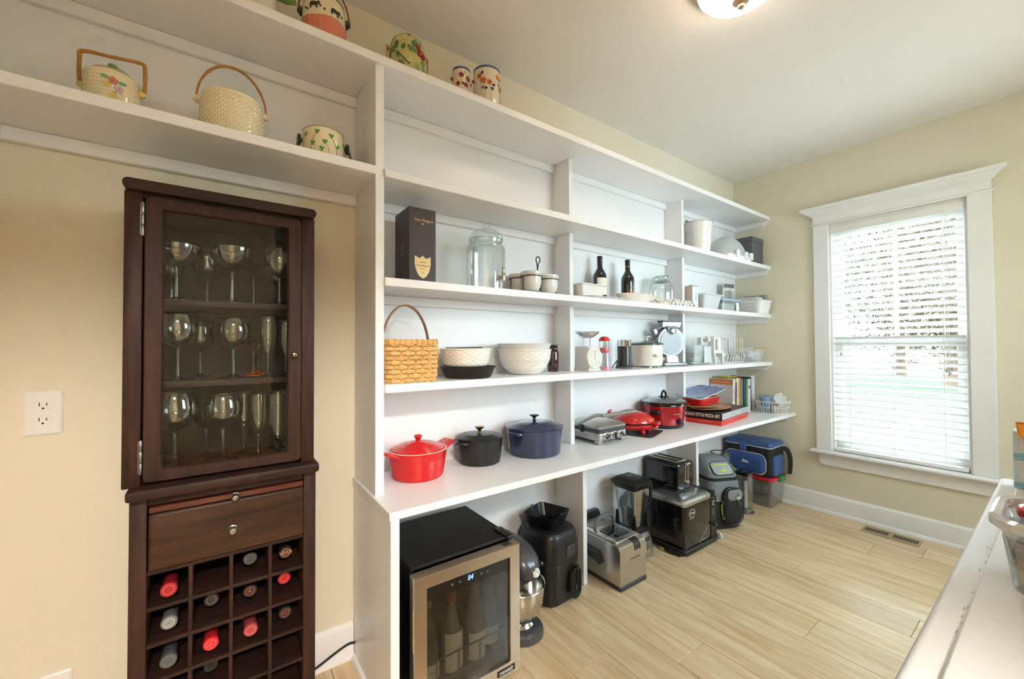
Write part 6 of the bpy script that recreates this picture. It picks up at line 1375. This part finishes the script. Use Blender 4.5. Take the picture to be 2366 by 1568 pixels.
pk = MB().loft([[(-.01+p, y, .085+q) for p, q in rr(.135-i, .068-i, .045, 6)] for y, i in ((-.112, 0), (-.130, .002), (-.136, .012), (-.138, .03))]).build('front_pocket', BLU, t)
MB().tube([(-.01+p, -.122, .086+q) for p, q in rr(.139, .072, .048, 6)], .0032, 6, True).build('grey_piping', M('pale_piping', '#d2d6dc', .5), pk)
MB().prism([(-.03, 0), (-.012, .026), (-.002, .010), (.008, .018), (.024, 0)], -.141, -.137, 'y').xf(Matrix.Translation((.0, -.0015, .085))).build('mountain_logo', M('pale_piping', '#d2d6dc', .5), pk)
for k in range(11):
    for j in range(5): MB().lathe([(.0040, 0), (.0040, .0008), (.001, .001)], 6).xf(Matrix.Translation((-.105+k*.019+(.0095 if j % 2 else 0), -.1375, .045+j*.016)) @ Matrix.Rotation(radians(90), 4, 'X')).build('hex_print', M('navy_print', '#27437f', .5), pk)
MB().loft([[(x, p, .075+q) for p, q in rr(.082-i, .072-i, .03, 5)] for x, i in ((.150, 0), (.164, .003), (.170, .014))]).build('side_pocket', BLS, t)
MB().rbox(-.045, .0, -.134, -.114, .165, .215, .010, .004).build('latch', M('blue_latch', '#3f62a8', .35), t)
MB().tube(bez([(.152, .06, .185), (.175, .10, .175), (.19, .112, .13), (.192, .116, .06), (.188, .110, .0)], 6), .017, 8, flat=.25).build('shoulder_strap', BKN, t)

# ================================================================ chest freezer and what stands on it
t = thing('chest_freezer', 'white chest freezer with worn lid edge in the right foreground', 'freezer', (1.84, .865, 0), 0)
FRZ = M('white_freezer_enamel', '#f0f0f2', .35, var=.02, scale=30, bump=.25, bscale=420)
MB().rbox(-.330, .33, -.52, .52, .02, .785, .02, .006).build('cabinet', FRZ, t)
l = MB().rbox(-.352, .345, -.532, .531, .790, .846, .010, .008).build('lid', FRZ, t)
MB().rbox(-.325, .32, -.505, .505, .846, .8502, .03, .003).build('lid_crown', FRZ, l)
rnd = random.Random(2)
for k in range(14):
    y = rnd.uniform(-.45, .05); ln = rnd.uniform(.002, .012); x = -.327+rnd.uniform(-.004, .002)
    MB().prism([(x-.0005*rnd.random(), y), (x+.0006, y+ln*.3), (x+.0003, y+ln), (x-.0004, y+ln*.6)], .8459, .8463).build('scuff', M('scuff_grey', '#c4c0c4', .7), l)
for a in ((-.28, -.46), (-.28, .46), (.28, -.46), (.28, .46)): MB().lathe([(.02, 0), (.02, .022)], 12, (a[0], a[1], 0)).build('foot', BLKP, t)
FZ = .8505
t = thing('clear_basket', 'clear plastic bin with thick rim on the freezer', 'bin', (1.672, .800, FZ), 0)
frust(.132, .050, .139, .060, 0, .060, .02, .003, 6).build('body', GLASS('bin_plastic', '#f6f8f8', .14, .10, .10, '#eceeef'), t)
frust(.139, .060, .142, .068, .060, .074, .028, .003, 6).build('shoulder', GLASS('bin_plastic', '#f2f4f4', .16), t)
MB().loft([[(p, q, z) for p, q in rr(.142+w, .068+w, .034, 8)] for w, z in ((-.002, .072), (.003, .071), (.007, .075), (.007, .083), (.003, .086), (-.002, .084), (-.002, .074))], False, False).build('rim', GLASS('bin_rim_plastic', '#f6f8f8', .2, .1, .5, '#f4f6f7'), t)
def inbin(x, y, dims, hexc, label, txt=None, z=.0035):
    return pack(1.672+x, .800+y, FZ+z, 0, dims, hexc, label, name='food_packet')
inbin(-.094, .0, (.034, .030, .016), '#d8bf4a', 'yellow packet at the bottom of the clear bin')
inbin(-.092, .0, (.038, .032, .012), '#b0703a', 'orange-brown packet above the yellow one in the clear bin', z=.0202)
inbin(-.090, .0, (.042, .034, .010), '#3f3a3c', 'dark packet in the middle of the clear bin', z=.0328)
inbin(-.086, -.022, (.040, .016, .034), '#56637c', 'slate blue packet standing in the clear bin', z=.0435)
t = thing('spread_tub', 'small round tub with red lid inside the clear bin', 'tub', (1.567, .822, FZ+.0435), 0)
MB().lathe([(.001, 0), (.020, 0), (.024, .030), (.001, .030)], 28).build('tub_body', M('orange_print_tub', '#d9a07c', .4, var=.3, scale=40), t)
MB().lathe([(.025, .028), (.0262, .030), (.0262, .038), (.0245, .040), (.022, .038), (.001, .038)], 28).build('lid', REDP, t)
pack(1.700, .79, FZ+.0035, 0, (.04, .03, .05), '#7d6fb0', 'violet packet deeper in the clear bin', name='food_packet')
BB = '#a8cfe4'
for k in range(2):
    b = pack(1.572, 1.315, FZ+k*.0575, 0, (.060, .022, .056), '#d3e6f0', ('pale blue boxed mix at the bottom of the stack on the freezer', 'pale blue boxed mix on top of the stack on the freezer')[k], name='boxed_mix', cat='box', grp='boxed mixes on the freezer')
    MB().box(-.050, .045, -.0226, -.0222, .016, .052).build('nutrition_panel', M('panel_pale_pink', '#ece4e8', .5, var=.2, scale=90), b)
    MB().box(-.059, .059, -.0227, -.0222, .002, .012).build('blue_band', M('blue_band_print', '#8cc8e0', .5), b)
    for j in range(3): MB().box(-.045, .04, -.0229, -.0226, .022+j*.010, .0235+j*.010).build('print_line', M('ink_dim', '#8d7f92', .5), b)
t = thing('orange_bag', 'bright orange plastic bag slumped over the boxed mixes', 'bag', (1.592, 1.272, FZ), 0)
OR = M('orange_plastic_bag', '#ffa524', .35, var=.12, scale=20, coat=.2)
m = MB(); L = []
for z, x0, x1, w in ((.0, .03, .10, .006), (.03, .03, .10, .016), (.055, .0, .10, .018), (.085, -.050, .10, .016), (.112, -.072, .10, .012), (.132, -.074, .10, .006)): L.append([((x0+x1)/2+p, q-.006*sin(z*60), z) for p, q in rr((x1-x0)/2, w, .005, 3)])
m.loft(L); m.build('bag_body', OR, t); MB().rbox(-.074, .10, -.009, -.001, .130, .135, .002, .002).build('sealed_edge', M('red_orange_edge', '#dc5a20', .4), t)
